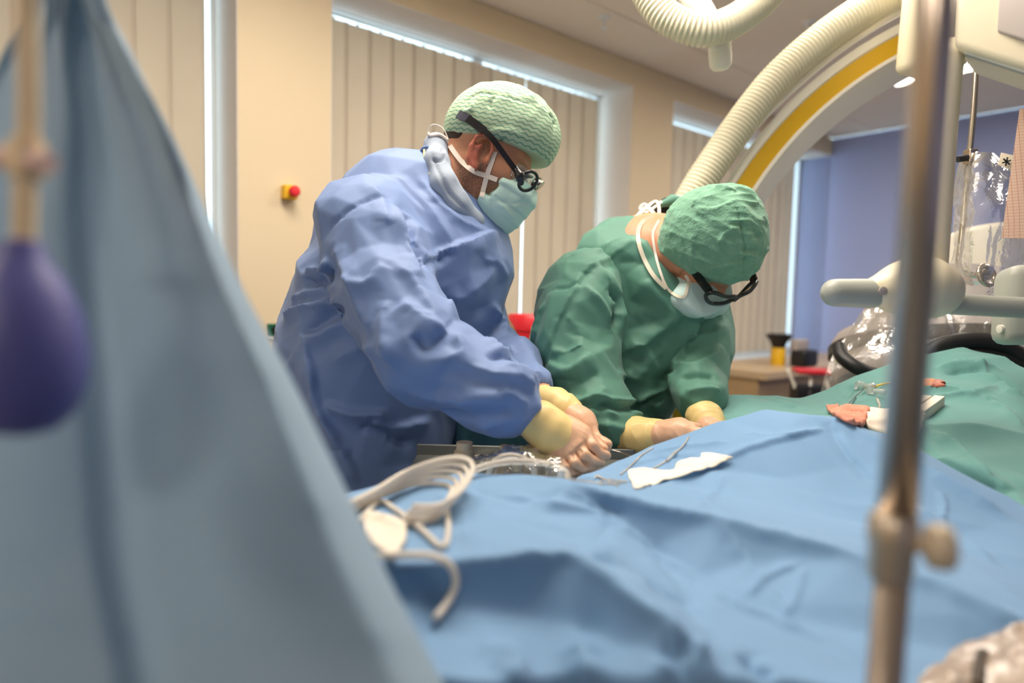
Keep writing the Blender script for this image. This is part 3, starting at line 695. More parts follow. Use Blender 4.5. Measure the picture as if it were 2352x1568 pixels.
sdx = Sdf().chain([(1186, 388, 1.328, 8), (1194, 404, 1.328, 11), (1197, 420, 1.33, 7)], .006).chain([(1196, 402, 1.33, 8), (1222, 406, 1.35, 4)], .006); V, Q = sdx.mesh(.003); mesh_np('lens_bracket', V, Q, M_dark, gl1)
MB().lathe([(.010, -.006), (.013, .0), (.013, .012), (.011, .014), (.0, .0145)], P(1232, 418, 1.40), B1[0]-B1[1]*.3, 20).build('loupe_barrel', M_steel, gl1, True)
ca2 = P(1190, 402, 1.335); MB().lathe([(.016, -.002), (.018, .0), (.016, .003), (.0, .005)], ca2+B1[1]*.004, axl*.3+B1[2], 20).build('side_shield', M_lens, gl1, True)
tube('bridge', [P(1222, 424, 1.35), P(1236, 420, 1.385), P(1240, 416, 1.42)], .003, M_dark, gl1, 8)

# ------------------------------------------------------------------ gloves
def glove(parent, palm, fingers, cuff, wrist, label, h=.0021, mg=None, ridges=()):
    sd = Sdf()
    for c in palm: sd.chain(c, .018)
    for c in fingers: sd.chain(c, .0028)
    V, Q = sd.mesh(h, pad=.012); V = relax(V, Q, 1, .35); N = vnormals(V, Q)
    V = V+N*(crease_noise(V, (.7, 0, -.7), 60, 3, 2)*.0012)[:, None]
    V = folds(V, Q, list(ridges))
    g_ = mesh_np('glove', V, Q, mg or M_glove, parent); tag(g_, label)
    sd = Sdf().chain(cuff, .006); V, Q = sd.mesh(h*1.2, pad=.012); V = relax(V, Q, 1)
    N = vnormals(V, Q); dcu = P(*cuff[-1][:3])-P(*cuff[0][:3]); V = V+N*(crease_noise(V, np.cross(dcu, [0, 1, 0])+1e-6, 45, 5, 4)*.0022)[:, None]
    c_ = mesh_np('glove_cuff', V, Q, M_cuff, g_)
    a, b = P(*cuff[0][:3]), P(*cuff[1][:3])
    return g_
# near (right) hand of the surgeon in blue
glove(pers1, [[(1288, 1000, 1.10, 40), (1308, 1010, 1.10, 40)], [(1272, 1018, 1.10, 32), (1290, 1046, 1.09, 20)], [(1300, 985, 1.11, 30), (1338, 998, 1.10, 21)], [(1300, 1010, 1.10, 34), (1322, 1020, 1.095, 24), (1306, 1034, 1.09, 24)]],
      [[(1342, 998, 1.10, 15), (1360, 1022, 1.078, 12), (1376, 1040, 1.082, 10.8), (1393, 1046, 1.095, 9.6)],
       [(1326, 1018, 1.09, 15), (1342, 1044, 1.065, 12), (1360, 1058, 1.07, 10.8), (1381, 1062, 1.085, 9.6)],
       [(1306, 1036, 1.085, 14), (1320, 1062, 1.06, 11.5), (1340, 1075, 1.065, 10.4), (1362, 1076, 1.08, 9.2)],
       [(1286, 1050, 1.085, 13), (1297, 1074, 1.062, 10.5), (1314, 1087, 1.066, 9.6), (1335, 1088, 1.078, 8.6)],
       [(1322, 985, 1.11, 18), (1348, 1000, 1.125, 14), (1368, 1018, 1.125, 12), (1386, 1030, 1.115, 10.5)]],
      [(1216, 958, 1.10, 44), (1240, 970, 1.10, 47), (1262, 988, 1.10, 49), (1286, 1003, 1.10, 47)], None, 'beige latex glove, cream cuff, nearest hand',
      ridges=[([(1340, 1010), (1318, 1030), (1296, 1052)], .004, .012, .012), ([(1330, 1030), (1336, 1044)], -.003, .005, .005), ([(1312, 1040), (1318, 1056)], -.003, .005, .005)])
# far (left) hand of the surgeon in blue
glove(pers1, [[(1308, 950, 1.19, 32), (1335, 972, 1.17, 30), (1345, 985, 1.16, 26)]],
      [[(1338, 968, 1.165, 18), (1358, 990, 1.15, 14), (1372, 1008, 1.14, 12.5), (1394, 1020, 1.13, 11.5)],
       [(1345, 990, 1.16, 18), (1362, 1012, 1.15, 14), (1375, 1030, 1.135, 12), (1390, 1032, 1.13, 11)],
       [(1335, 995, 1.17, 17), (1350, 1018, 1.15, 14), (1368, 1036, 1.135, 12), (1382, 1040, 1.13, 11)],
       [(1325, 995, 1.18, 16), (1340, 1020, 1.16, 14), (1358, 1038, 1.145, 12), (1370, 1044, 1.14, 11)],
       [(1315, 990, 1.19, 15), (1330, 1020, 1.17, 13), (1345, 1038, 1.155, 11), (1356, 1046, 1.15, 10)]],
      [(1250, 912, 1.23, 28), (1275, 925, 1.215, 34), (1296, 940, 1.20, 36), (1312, 954, 1.19, 33)], None, 'beige latex glove, cream cuff, far hand')

# ------------------------------------------------------------------ surgeon in green, head bowed
B2 = head_frame(CR*.33-CU*.92-CF*.18, CR*.38+CU*.30-CF*.86)
O2 = P(1612, 566, 1.475)
sd = Sdf(); add_head(sd, O2, B2)
sd.chain([(1590, 572, 1.50, 58), (1540, 575, 1.53, 64), (1492, 590, 1.57, 74), (1480, 620, 1.60, 84)], .05)
sd.chain([(1480, 600, 1.60, 100), (1470, 720, 1.63, 105), (1430, 900, 1.63, 75), (1380, 1030, 1.64, 105)], .05)
sd.chain([(1450, 610, 1.6, 40), (1340, 690, 1.49, 40), (1325, 780, 1.43, 46), (1345, 890, 1.38, 40), (1400, 968, 1.33, 32), (1450, 1000, 1.29, 24), (1510, 999, 1.255, 20)], .03)
sd.chain([(1480, 600, 1.6, 60), (1600, 730, 1.63, 50), (1602, 840, 1.52, 34), (1609, 905, 1.44, 26), (1615, 955, 1.36, 20), (1630, 990, 1.32, 18)], .03)
hp = P(1400, 1030, 1.62)
for sx in (-.085, .085):
    a = hp+np.array([sx, .02, -.05]); sd.wchain([(a, .10), (np.array([a[0], a[1]-.03, .5]), .065), (np.array([a[0], a[1], .10]), .045), (np.array([a[0], a[1]-.02, .06]), .05), (np.array([a[0], a[1]-.17, .045]), .042)], .03)
SK2 = skin_mat('skin_fair', (214, 152, 116), (196, 130, 98), (90, 60, 48))
pers2, body2, q2 = person('surgeon in green gown bowing forward under a gathered mint bouffant cap', O2, B2, SK2, sd)
fattr(body2, 'stubble', q2[:, 0]*0); fattr(body2, 'flush', sstep(q2[:, 1], -.05, -.09)*sstep(q2[:, 0], .0, .04)*.25*(np.linalg.norm(q2, axis=1) < .16))
for sx in (-.085, .085):
    a = hp+np.array([sx, .02, -.05])
    V, Q = Sdf().wchain([(a, .098), (np.array([a[0], a[1]-.03, .5]), .085), (np.array([a[0], a[1], .13]), .07)], .03).mesh(.016); mesh_np('trouser_leg', V, Q, M_scrub, pers2)
    V, Q = Sdf().wchain([(np.array([a[0], a[1], .06]), .058), (np.array([a[0], a[1]-.17, .05]), .05)], .02).cut((0, 0, -1), 0.0).mesh(.012); mesh_np('clog', V, Q, M_shoe, pers2)
sd = Sdf()
sd.chain([(1390, 590, 1.58, 58, 1.2), (1424, 568, 1.65, 56, 1.3), (1476, 655, 1.62, 66, 1.2), (1560, 700, 1.61, 66, 1.2)], .04)
sd.chain([(1450, 640, 1.64, 110), (1470, 700, 1.63, 150), (1450, 800, 1.62, 132), (1425, 890, 1.60, 108), (1412, 915, 1.60, 98)], .05)
sd.chain([(1448, 550, 1.55, 36), (1454, 600, 1.505, 42), (1486, 654, 1.485, 42), (1532, 702, 1.485, 38)], .03)
sd.chain([(1350, 700, 1.68, 105), (1342, 800, 1.70, 116), (1350, 900, 1.68, 140)], .05)
sd.chain([(1400, 900, 1.66, 118), (1350, 1000, 1.66, 158), (1350, 1100, 1.66, 178), (1345, 1350, 1.66, 190), (1340, 1580, 1.66, 200)], .04)
sd.chain([(1338, 668, 1.47, 86), (1330, 730, 1.44, 88), (1328, 790, 1.42, 88), (1345, 880, 1.37, 84), (1378, 940, 1.335, 70), (1402, 972, 1.32, 58), (1416, 984, 1.31, 49)], .02)
sd.chain([(1600, 715, 1.62, 74), (1600, 790, 1.56, 66), (1602, 850, 1.50, 58), (1608, 895, 1.43, 55), (1612, 914, 1.40, 47)], .02)
fl2 = [([(1451, 555), (1400, 590), (1347, 621), (1291, 719), (1242, 832)], .005, .008, .02), ([(1347, 621), (1330, 650), (1260, 667)], -.005, .01, .01), ([(1335, 655), (1367, 679), (1395, 720), (1412, 765)], .007, .012, .02), ([(1395, 651), (1420, 680), (1427, 703), (1418, 740), (1411, 760)], -.022, .02, .03), ([(1370, 600), (1400, 650), (1440, 730)], .006, .03, .03),
       ([(1300, 590), (1380, 570), (1450, 540)], .007, .02, .03), ([(1347, 621), (1440, 600), (1480, 610)], -.004, .02, .02), ([(1576, 707), (1530, 750), (1471, 792), (1440, 810)], .009, .015, .035), ([(1604, 711), (1590, 760), (1576, 792), (1544, 852), (1535, 890)], .012, .012, .035), ([(1590, 770), (1550, 840), (1520, 880)], -.008, .02, .02),
       ([(1440, 800), (1480, 790), (1500, 830), (1510, 870)], .007, .02, .03), ([(1420, 850), (1460, 870), (1480, 840)], .006, .02, .02), ([(1355, 908), (1455, 920), (1536, 886)], .008, .01, .02), ([(1355, 925), (1455, 935), (1530, 905)], -.016, .015, .015), ([(1266, 800), (1300, 810), (1340, 795)], .007, .012, .03), ([(1260, 830), (1300, 850), (1360, 810)], .009, .012, .03), ([(1270, 870), (1330, 880), (1380, 850)], -.007, .02, .02),
       ([(1300, 905), (1340, 920), (1395, 890)], .010, .012, .025), ([(1320, 925), (1350, 935), (1400, 935)], -.009, .012, .015), ([(1340, 950), (1380, 930), (1420, 960)], .008, .012, .02), ([(1360, 980), (1400, 975), (1435, 985)], .006, .012, .015), ([(1390, 960), (1410, 1000), (1420, 1020)], .005, .012, .012), ([(1300, 720), (1330, 760), (1340, 820)], .006, .03, .03),
       ([(1550, 830), (1600, 840), (1660, 790)], .009, .012, .03), ([(1560, 870), (1610, 860), (1650, 870)], -.009, .012, .02), ([(1570, 900), (1620, 890), (1655, 900)], .008, .012, .02), ([(1580, 770), (1630, 770), (1665, 740)], .007, .012, .03), ([(1640, 640), (1660, 690), (1650, 740)], .006, .02, .02), ([(1450, 940), (1480, 960), (1500, 990)], .010, .012, .02), ([(1490, 930), (1510, 960), (1520, 990)], -.008, .012, .02),
       ([(1250, 690), (1225, 760), (1210, 830)], .008, .015, .03), ([(1240, 800), (1235, 870), (1245, 900)], .008, .015, .02), ([(1480, 640), (1520, 690), (1570, 720)], .005, .02, .03), ([(1430, 760), (1500, 740), (1540, 730)], -.005, .03, .03)]
gown2 = gown_mesh('gown', sd, .0048, M_gown2, pers2, fl2, [((.35, .2, -.9), 8, 8, .013, 0), ((.8, 0, .5), 11, 8, .010, 5), ((.8, .1, -.4), 18, 7, .005, 8)], 6.1)
tag(gown2, 'green surgical gown')
sdx = Sdf().chain([(1508, 478, 1.60, 12), (1535, 470, 1.62, 14), (1570, 466, 1.62, 12)], .02).chain([(1495, 500, 1.60, 18), (1530, 500, 1.63, 22)], .02); V, Q = sdx.mesh(.005); mesh_np('collar', V, Q, mat('collar_fabric_black', (26, 30, 30), .85), gown2)
sdx = Sdf().chain([(1515, 470, 1.585, 8), (1545, 461, 1.60, 10), (1580, 462, 1.60, 8)], .02); V, Q = sdx.mesh(.004); mesh_np('collar_edge', V, Q, M_gown2, gown2)
# bouffant cap
def net_mat():
    k = NT('bouffant_fabric_mint'); b = k.b; b.inputs['Roughness'].default_value = .8; b.inputs['Sheen Weight'].default_value = .2
    tc = k.n('ShaderNodeTexCoord'); nz = k.n('ShaderNodeTexNoise', inp={'Scale': 34., 'Detail': 6., 'Roughness': .7}); k.l(tc.outputs['Object'], nz.inputs['Vector'])
    mx = k.n('ShaderNodeMix', data_type='RGBA'); k.l(nz.outputs['Fac'], mx.inputs['Factor']); mx.inputs['A'].default_value = lin((86, 132, 108)); mx.inputs['B'].default_value = lin((138, 194, 164)); k.l(mx.outputs['Result'], b.inputs['Base Color'])
    n2 = k.n('ShaderNodeTexNoise', inp={'Scale': 130., 'Detail': 4., 'Distortion': 1.}); k.l(tc.outputs['Object'], n2.inputs['Vector'])
    bp = k.n('ShaderNodeBump', inp={'Strength': .55, 'Distance': .004}); k.l(n2.outputs['Fac'], bp.inputs['Height']); k.l(bp.outputs['Normal'], b.inputs['Normal']); return k.m
q = lambda a, b, c: O2+B2[0]*a+B2[1]*b+B2[2]*c
sd = Sdf(); sd.ell(q(-.004, .055, 0), (.094, .106, .099), B2, .02); sd.ell(q(.045, .06, 0), (.050, .056, .078), B2, .04); sd.ell(q(-.040, .03, 0), (.066, .08, .088), B2, .04)
for s_ in (-1, 1): sd.ell(q(-.012, -.004, s_*.078), (.034, .036, .018), B2, .03)
n_ = -(B2[1]-B2[0]*.42); sd.cut(n_, n_ @ q(-.06, -.045, 0), .012)
V, Q = sd.mesh(.003); V = relax(V, Q, 1); N = vnormals(V, Q); ql = local(V, O2, B2)
pr_ = proj(V); near = sstep(np.abs(pr_[:, 0]-1708), 60, 5)
V = V+N*(crease_noise(V, CR, 60, 5, 3)*.009*near+crease_noise(V, (.6, .3, .5), 20, 4, 5)*.003+crease_noise(V, (-.6, .3, .4), 48, 5, 8)*.0035+crease_noise(V, (.9, .1, -.2), 75, 5, 2)*.002)[:, None]
V = folds(V, Q, [([(1690, 465), (1704, 520), (1712, 570), (1708, 630)], -.006, .006, .006), ([(1596, 476), (1640, 480), (1690, 460)], .006, .008, .02), ([(1592, 475), (1600, 460), (1660, 445)], .005, .008, .02), ([(1640, 435), (1660, 432), (1690, 440)], .010, .012, .03), ([(1650, 565), (1665, 535), (1700, 520)], .005, .006, .012), ([(1590, 550), (1592, 600), (1585, 640)], .004, .006, .02), ([(1615, 620), (1660, 610), (1705, 600)], .005, .008, .02), ([(1640, 640), (1680, 630), (1720, 640)], .004, .006, .01), ([(1580, 600), (1600, 625), (1640, 640)], -.004, .01, .01), ([(1715, 540), (1740, 530), (1752, 540)], .004, .006, .01), ([(1712, 580), (1740, 590), (1752, 570)], .004, .006, .01)])
cap2 = mesh_np('bouffant_cap', V, Q, net_mat(), pers2); tag(cap2, 'mint bouffant cap with gathered seam')
V, Q = mask_mesh(O2, B2, M_mask2, pers2, 2)
mask2 = mesh_np('face_mask', V, Q, M_mask2, pers2); tag(mask2, 'pale blue pleated face mask')
e2 = lambda a, b, c: O2+B2[0]*a+B2[1]*b+B2[2]*c
h2 = on_meshes([body2, cap2, mask2, gown2])
rib1('neck_binding', [(1500, 496), (1478, 507), (1466, 530), (1468, 562), (1482, 600), (1502, 634), (1530, 662)], .009, .003, M_tie, gown2, h2, .005)
rib1('mask_tie', [(1513, 506), (1500, 535), (1503, 570), (1512, 610), (1524, 645)], .0055, .0012, M_strap, mask2, h2, .003)
rib1('mask_edge', [(1524, 645), (1535, 665), (1556, 680), (1572, 680), (1578, 664), (1583, 645)], .006, .0014, M_tie, mask2, h2, .003)
rib1('mask_strap', [(1574, 632), (1580, 642), (1586, 652)], .006, .0012, M_strap, mask2, h2, .003)
for pts, w in (([(1512, 508, 1.535), (1500, 488, 1.545), (1484, 476, 1.555), (1460, 500, 1.545), (1432, 522, 1.54)], .010), ([(1512, 508, 1.535), (1514, 480, 1.55), (1508, 462, 1.56), (1492, 470, 1.56), (1488, 482, 1.55)], .008), ([(1500, 490, 1.545), (1482, 468, 1.56), (1470, 478, 1.56), (1486, 486, 1.55), (1520, 462, 1.565)], .007), ([(1512, 505, 1.53), (1530, 502, 1.53)], .008)):
    ribbon('mask_tie', [P(*a) for a in pts], -CF*.8+CU*.5, w, .0012, M_strap, mask2, 6)
# spectacles
tube('spectacles', [e2(.139, .038, .012), e2(.140, .041, 0), e2(.139, .038, -.012)], .0035, M_dark, pers2, 8)
sp = pers2.children[-1]; tag(sp, 'black wraparound spectacles')
for s_ in (-1, 1):
    pts = [e2(.139, .040, s_*.006), e2(.135, .044, s_*.035), e2(.118, .043, s_*.067), e2(.116, .022, s_*.069), e2(.130, .004, s_*.047), e2(.140, .010, s_*.016)]
    tube('lens_rim', pts, .0046, M_dark, sp, 8, 5, True)
    c_ = np.mean(pts, 0); V = [c_]+list(catmull(pts, 4, True)); mesh_np('lens', V, [(0, i+1, (i+1) % (len(V)-1)+1) for i in range(len(V)-1)], M_lens, sp)
    ribbon('temple', [e2(.114, .036, s_*.068), e2(.06, .030, s_*.080), e2(.0, .024, s_*.084)], B2[2]*s_, .020, .004, M_dark, sp)
# gloves of the surgeon in green
glove(pers2, [[(1518, 998, 1.25, 32), (1560, 996, 1.23, 32), (1575, 998, 1.22, 28)]],
      [[(1570, 985, 1.22, 15), (1605, 995, 1.20, 13), (1625, 1010, 1.19, 11)], [(1570, 995, 1.22, 15), (1605, 1008, 1.19, 13), (1625, 1026, 1.18, 11)], [(1565, 1008, 1.22, 15), (1598, 1022, 1.19, 13), (1615, 1038, 1.18, 11)], [(1555, 1018, 1.22, 14), (1585, 1036, 1.19, 12), (1600, 1050, 1.18, 10)], [(1535, 985, 1.25, 15), (1570, 978, 1.25, 13), (1600, 982, 1.25, 11)]],
      [(1438, 1000, 1.30, 40), (1464, 1000, 1.285, 41), (1492, 1000, 1.27, 38), (1516, 998, 1.255, 34)], None, 'beige latex glove, cream cuff, near hand')
glove(pers2, [[(1628, 985, 1.32, 30), (1648, 1010, 1.30, 30)]],
      [[(1650, 1000, 1.29, 14), (1665, 1025, 1.27, 12), (1668, 1045, 1.26, 10)], [(1655, 1010, 1.29, 14), (1668, 1035, 1.27, 12), (1670, 1052, 1.26, 10)], [(1648, 1020, 1.29, 14), (1655, 1045, 1.27, 12), (1655, 1060, 1.26, 10)], [(1638, 1022, 1.29, 13), (1642, 1045, 1.27, 11), (1642, 1060, 1.26, 9)], [(1622, 1000, 1.3, 14), (1618, 1025, 1.27, 12), (1622, 1042, 1.26, 10)]],
      [(1614, 948, 1.385, 35), (1618, 960, 1.36, 40), (1626, 976, 1.345, 38), (1632, 988, 1.33, 34)], None, 'beige latex glove, cream cuff, far hand')

# ================================================================== DRAPES AND TABLE
def height_sheet(ctrl, chains, h=.004, blur=2, seed=0., wr=()):
    """ctrl: world points; chains: index lists kept as edges. Returns V, Q of a cloth lying over them"""
    C = np.array(ctrl); vs = [Vector((float(p[0]), float(p[1]))) for p in C]
    ed = [(a, b) for ch in chains for a, b in zip(ch[:-1], ch[1:])]
    ov, oe, of, orig, _, _ = delaunay_2d_cdt(vs, ed, [], 0, 1e-6)
    zz = np.zeros(len(ov)); 
    for i, o in enumerate(orig):
        if o: zz[i] = C[o[0], 2]
        else:
            dd = np.hypot(C[:, 0]-ov[i][0], C[:, 1]-ov[i][1]); k = np.argsort(dd)[:3]; w = 1/(dd[k]+1e-4); zz[i] = (C[k, 2]*w).sum()/w.sum()
    xy = np.array([(v[0], v[1]) for v in ov]); lo = xy.min(0); hi = xy.max(0)
    nx, ny = int((hi[0]-lo[0])/h)+2, int((hi[1]-lo[1])/h)+2
    Z = np.full((nx, ny), np.nan); X = lo[0]+np.arange(nx)*h; Y = lo[1]+np.arange(ny)*h
    for f in of:
        for t in range(1, len(f)-1):
            a, b, c = xy[f[0]], xy[f[t]], xy[f[t+1]]; za, zb, zc = zz[f[0]], zz[f[t]], zz[f[t+1]]
            i0, i1 = int((min(a[0], b[0], c[0])-lo[0])/h), int((max(a[0], b[0], c[0])-lo[0])/h)+2; j0, j1 = int((min(a[1], b[1], c[1])-lo[1])/h), int((max(a[1], b[1], c[1])-lo[1])/h)+2
            gx, gy = np.meshgrid(X[i0:i1], Y[j0:j1], indexing='ij'); den = (b[1]-c[1])*(a[0]-c[0])+(c[0]-b[0])*(a[1]-c[1])
            if abs(den) < 1e-12: continue
            l1 = ((b[1]-c[1])*(gx-c[0])+(c[0]-b[0])*(gy-c[1]))/den; l2 = ((c[1]-a[1])*(gx-c[0])+(a[0]-c[0])*(gy-c[1]))/den; l3 = 1-l1-l2
            m = (l1 > -1e-5) & (l2 > -1e-5) & (l3 > -1e-5); sub = Z[i0:i1, j0:j1]; sub[m] = (l1*za+l2*zb+l3*zc)[m]
    ok = ~np.isnan(Z); 
    for _ in range(blur):
        Zp = np.where(ok, Z, 0); s_ = Zp.copy(); w = ok.astype(float)
        for dx, dy in ((1, 0), (-1, 0), (0, 1), (0, -1)):
            s_ += np.roll(Zp, (dx, dy), (0, 1)); w += np.roll(ok.astype(float), (dx, dy), (0, 1))
        Z = np.where(ok, s_/np.maximum(w, 1), np.nan)
    gx, gy = np.meshgrid(X, Y, indexing='ij'); pts = np.stack([gx, gy, np.nan_to_num(Z)], -1).reshape(-1, 3)
    for d, fr, stf, amp, sd_ in wr: pts[:, 2] += (crease_noise(pts*np.array([1, 1, .3]), d, fr, stf, sd_+seed)-.35)*amp
    idx = np.arange(nx*ny).reshape(nx, ny); q = np.stack([idx[:-1, :-1], idx[1:, :-1], idx[1:, 1:], idx[:-1, 1:]], -1).reshape(-1, 4)
    okf = ok.reshape(-1); q = q[okf[q].all(1)]; used = np.unique(q); mp = np.full(nx*ny, -1); mp[used] = np.arange(len(used))
    return pts[used], mp[q]
M_drape = mat('drape_fabric_blue', (130, 174, 216), .7, var=.04, vscale=10, bump=.2, bscale=800, sheen=.2, trans=.22)
M_teal = mat('drape_fabric_teal', (112, 170, 166), .75, var=.04, vscale=10, bump=.2, bscale=700, sheen=.2, trans=.2)
# ---- operating table under the drapes
M_pad = mat('table_pad_black', (40, 42, 46), .6); M_tsteel = mat('table_steel', (180, 182, 184), .3, .9)
r = empty('operating_table', (.4, .95, 0)); tag(r, 'operating table standing under the blue and teal drapes', 'operating table')
MB().box((.45, .82, .90), (1.15, .30, .03), None, .02).build('table_pad', M_pad, r)
MB().box((.45, .82, .85), (1.13, .28, .02), None, .005).build('table_top', M_tsteel, r)
MB().box((.45, .82, .45), (.16, .12, .38), None, .02).build('column', M_tsteel, r)
MB().box((.45, .82, .04), (.50, .26, .04), None, .02).build('base', M_tsteel, r)

def drop(p, dx=0, dy=.06, z=.95): return np.array([p[0]+dx, p[1]+dy, z])
C_ = []; CH = []
def Pz(px, py, z):
    v = P(px, py, 1)-CP; return CP+v*((z-H)/v[2])
def poly(pts, back=None, keep=True):
    w = [P(*q) if len(q) == 3 and q[2] > 0 else Pz(q[0], q[1], -q[2]) for q in pts]; i0 = len(C_); C_.extend(w)
    if keep: CH.append(list(range(i0, i0+len(w))))
    if back:
        for p in w: C_.append(drop(p, 0, back[0], back[1]))
    return w
poly([(560, 1180, .86), (700, 1150, .87), (820, 1125, .87), (940, 1100, .87), (1060, 1092, .87), (1180, 1090, .87), (1300, 1102, .86)], (.07, .955))
poly([(1330, 1092, .98), (1400, 1064, 1.05), (1500, 1022, 1.12), (1660, 966, 1.17), (1760, 936, 1.16), (1850, 948, 1.12), (1922, 957, 1.10), (2027, 1017, 1.03), (2090, 1056, .985), (2352, 1205, .865), (2500, 1290, .80)])
poly([(1305, 1109, -1.074), (1454, 1147, -1.060), (1659, 1194, -1.046), (1983, 1279, -1.03), (2180, 1350, -1.02), (2352, 1425, -1.01), (2500, 1490, -1.0)])
poly([(1304, 1119, -1.071), (1400, 1185, -1.040), (1490, 1255, -1.018), (1600, 1330, -1.004), (1690, 1390, -.998), (1830, 1445, -.99), (2010, 1535, -.985), (2100, 1580, -.98)])
poly([(300, 1330, .56), (700, 1320, .565), (920, 1308, -1.060), (1120, 1288, -1.060), (1310, 1275, -1.060), (1450, 1370, -1.045), (1540, 1425, -1.036), (1590, 1452, -1.03)])
poly([(300, 1420, .552), (700, 1400, .556), (950, 1384, .566), (1060, 1395, .578), (1200, 1415, .588), (1310, 1450, .57), (1420, 1490, .547), (1560, 1500, .521), (1610, 1495, .525)])
poly([(1720, 1290, .715), (1820, 1425, .636)], keep=False)
poly([(1890, 985, 1.085), (1800, 1005, 1.07), (1700, 1035, 1.04), (1620, 1075, 1.0), (1520, 1115, .94)])
poly([(1600, 1120, -1.028), (1700, 1150, -1.026), (1850, 1180, -1.018), (1980, 1200, -1.012), (2130, 1240, -1.005), (2352, 1330, -.992)], keep=False)
poly([(1640, 1160, -1.036), (1720, 1090, -1.036), (1920, 1080, -1.045), (1800, 1100, -1.034)], keep=False)
poly([(1000, 1200, -1.055), (1150, 1195, -1.05), (860, 1230, -1.055), (1230, 1180, -1.055), (700, 1260, -1.055)], keep=False)
poly([(1450, 1300, -1.030), (1380, 1260, -1.045), (1560, 1390, -1.014), (1660, 1440, -1.003)], keep=False)
poly([(1340, 1485, .567), (1370, 1568, .515), (1300, 1568, .52), (1150, 1500, .53), (1160, 1568, .485), (1010, 1445, .553), (1000, 1560, .478), (800, 1568, .46), (400, 1568, .46), (1230, 1440, .575)], keep=False)
poly([(1500, 1568, .505), (1660, 1568, .515), (1560, 1535, .52), (1640, 1500, .545), (1820, 1568, .525), (1980, 1600, .51), (2352, 1600, .53), (2500, 1600, .54), (2200, 1500, .60), (2300, 1510, .595)], keep=False)
# strip of the sheet behind the right ridge
poly([(2060, 1001, 1.075), (2090, 1018, 1.062), (2200, 1080, .995), (2352, 1165, .905), (2500, 1240, .84)], (.05, .99))
poly([(1990, 985, 1.10), (1940, 968, 1.11)], keep=False)
# what the sheet does out of sight: falls on the far side and hangs over the near edge
for px, py, d in ((1330, 1092, .98), (1400, 1064, 1.05), (1500, 1022, 1.12), (1660, 966, 1.17), (1760, 936, 1.16), (1850, 948, 1.12)): C_.append(drop(P(px, py, d), -.02, .06, .985))
for x in (-.62, -.3, 0, .3, .7, 1.1): C_.append(np.array([x, .452, .985])); C_.append(np.array([x, .446, .62]))
C_.append(P(2100, 1620, .51)); C_.append(np.array([-.62, .9, .95])); C_.append(np.array([-.62, .6, 1.0]))
V, Q = height_sheet(C_, CH, .0035, 3, 2.2, [((.8, -.5, 0), 5, 3, .006, 0), ((.9, -.3, 0), 14, 4, .003, 4), ((.3, .9, 0), 9, 3, .003, 7)])
V = folds(V, Q, [([(1305, 1110), (1454, 1148), (1659, 1195), (1830, 1238), (1983, 1280)], .007, .010, .02), ([(2080, 1312), (2200, 1358), (2352, 1426)], .006, .008, .02), ([(1306, 1120), (1400, 1186), (1490, 1256), (1600, 1330), (1690, 1390), (1830, 1445), (2000, 1532)], .007, .010, .014), ([(930, 1308), (1120, 1288), (1310, 1275), (1450, 1370), (1590, 1452)], .006, .010, .010),
    ([(1922, 958), (2027, 1018), (2090, 1058), (2200, 1120), (2352, 1206)], .007, .008, .02), ([(1890, 986), (1800, 1006), (1700, 1036), (1620, 1076), (1520, 1116)], .006, .010, .02), ([(1100, 1130), (1300, 1160), (1420, 1210), (1500, 1280)], .005, .012, .02), ([(1330, 1260), (1480, 1330), (1640, 1430)], -.006, .015, .02),
    ([(1659, 1196), (1700, 1260), (1760, 1345), (1830, 1430)], .004, .006, .02), ([(1905, 968), (1925, 1010), (1960, 1060), (2010, 1110)], -.006, .012, .02), ([(1560, 1110), (1640, 1160), (1700, 1195)], .004, .006, .012), ([(1600, 1165), (1640, 1130), (1660, 1090)], .004, .008, .012), ([(1700, 995), (1820, 1000), (1890, 985)], .004, .01, .01), ([(1480, 1045), (1560, 1030), (1680, 1015)], .007, .010, .016), ([(1430, 1075), (1520, 1050), (1600, 1045)], -.006, .012, .012),
    ([(2140, 1080), (2200, 1120), (2300, 1180)], .005, .012, .02), ([(2100, 1160), (2200, 1230), (2290, 1300)], .006, .008, .02), ([(2160, 1130), (2170, 1160), (2165, 1200)], .004, .006, .01), ([(1840, 1290), (1760, 1330), (1720, 1370)], .004, .006, .015), ([(1850, 1300), (1830, 1370), (1800, 1420)], .003, .006, .01), ([(1490, 1250), (1550, 1320), (1620, 1400)], -.005, .02, .02), ([(1600, 1455), (1590, 1490), (1560, 1505), (1500, 1495)], -.014, .014, .02), ([(1610, 1450), (1605, 1495), (1570, 1520), (1490, 1512)], .008, .010, .02), ([(1330, 1480), (1345, 1520), (1365, 1568)], .012, .02, .03), ([(1150, 1505), (1190, 1540), (1160, 1568)], .012, .02, .03), ([(1110, 1480), (1140, 1500), (1180, 1490)], .006, .015, .02), ([(1720, 1500), (1740, 1530), (1780, 1540)], -.012, .012, .02),
    ([(1310, 1280), (1400, 1200), (1350, 1140)], -.004, .02, .02), ([(1330, 1230), (1420, 1290), (1500, 1370)], .007, .015, .03), ([(1080, 1120), (1200, 1150), (1300, 1120)], -.005, .02, .02), ([(1000, 1130), (1060, 1180), (1080, 1260)], .005, .02, .02)])
VB, QB = V, Q
bd = mesh_np('blue_drape', V, Q, M_drape); sm = bd.modifiers.new('thick', 'SOLIDIFY'); sm.thickness = .0012; sm.offset = -1
tag(bd, 'sky blue surgical drape spread in tent folds over the table', 'drape')
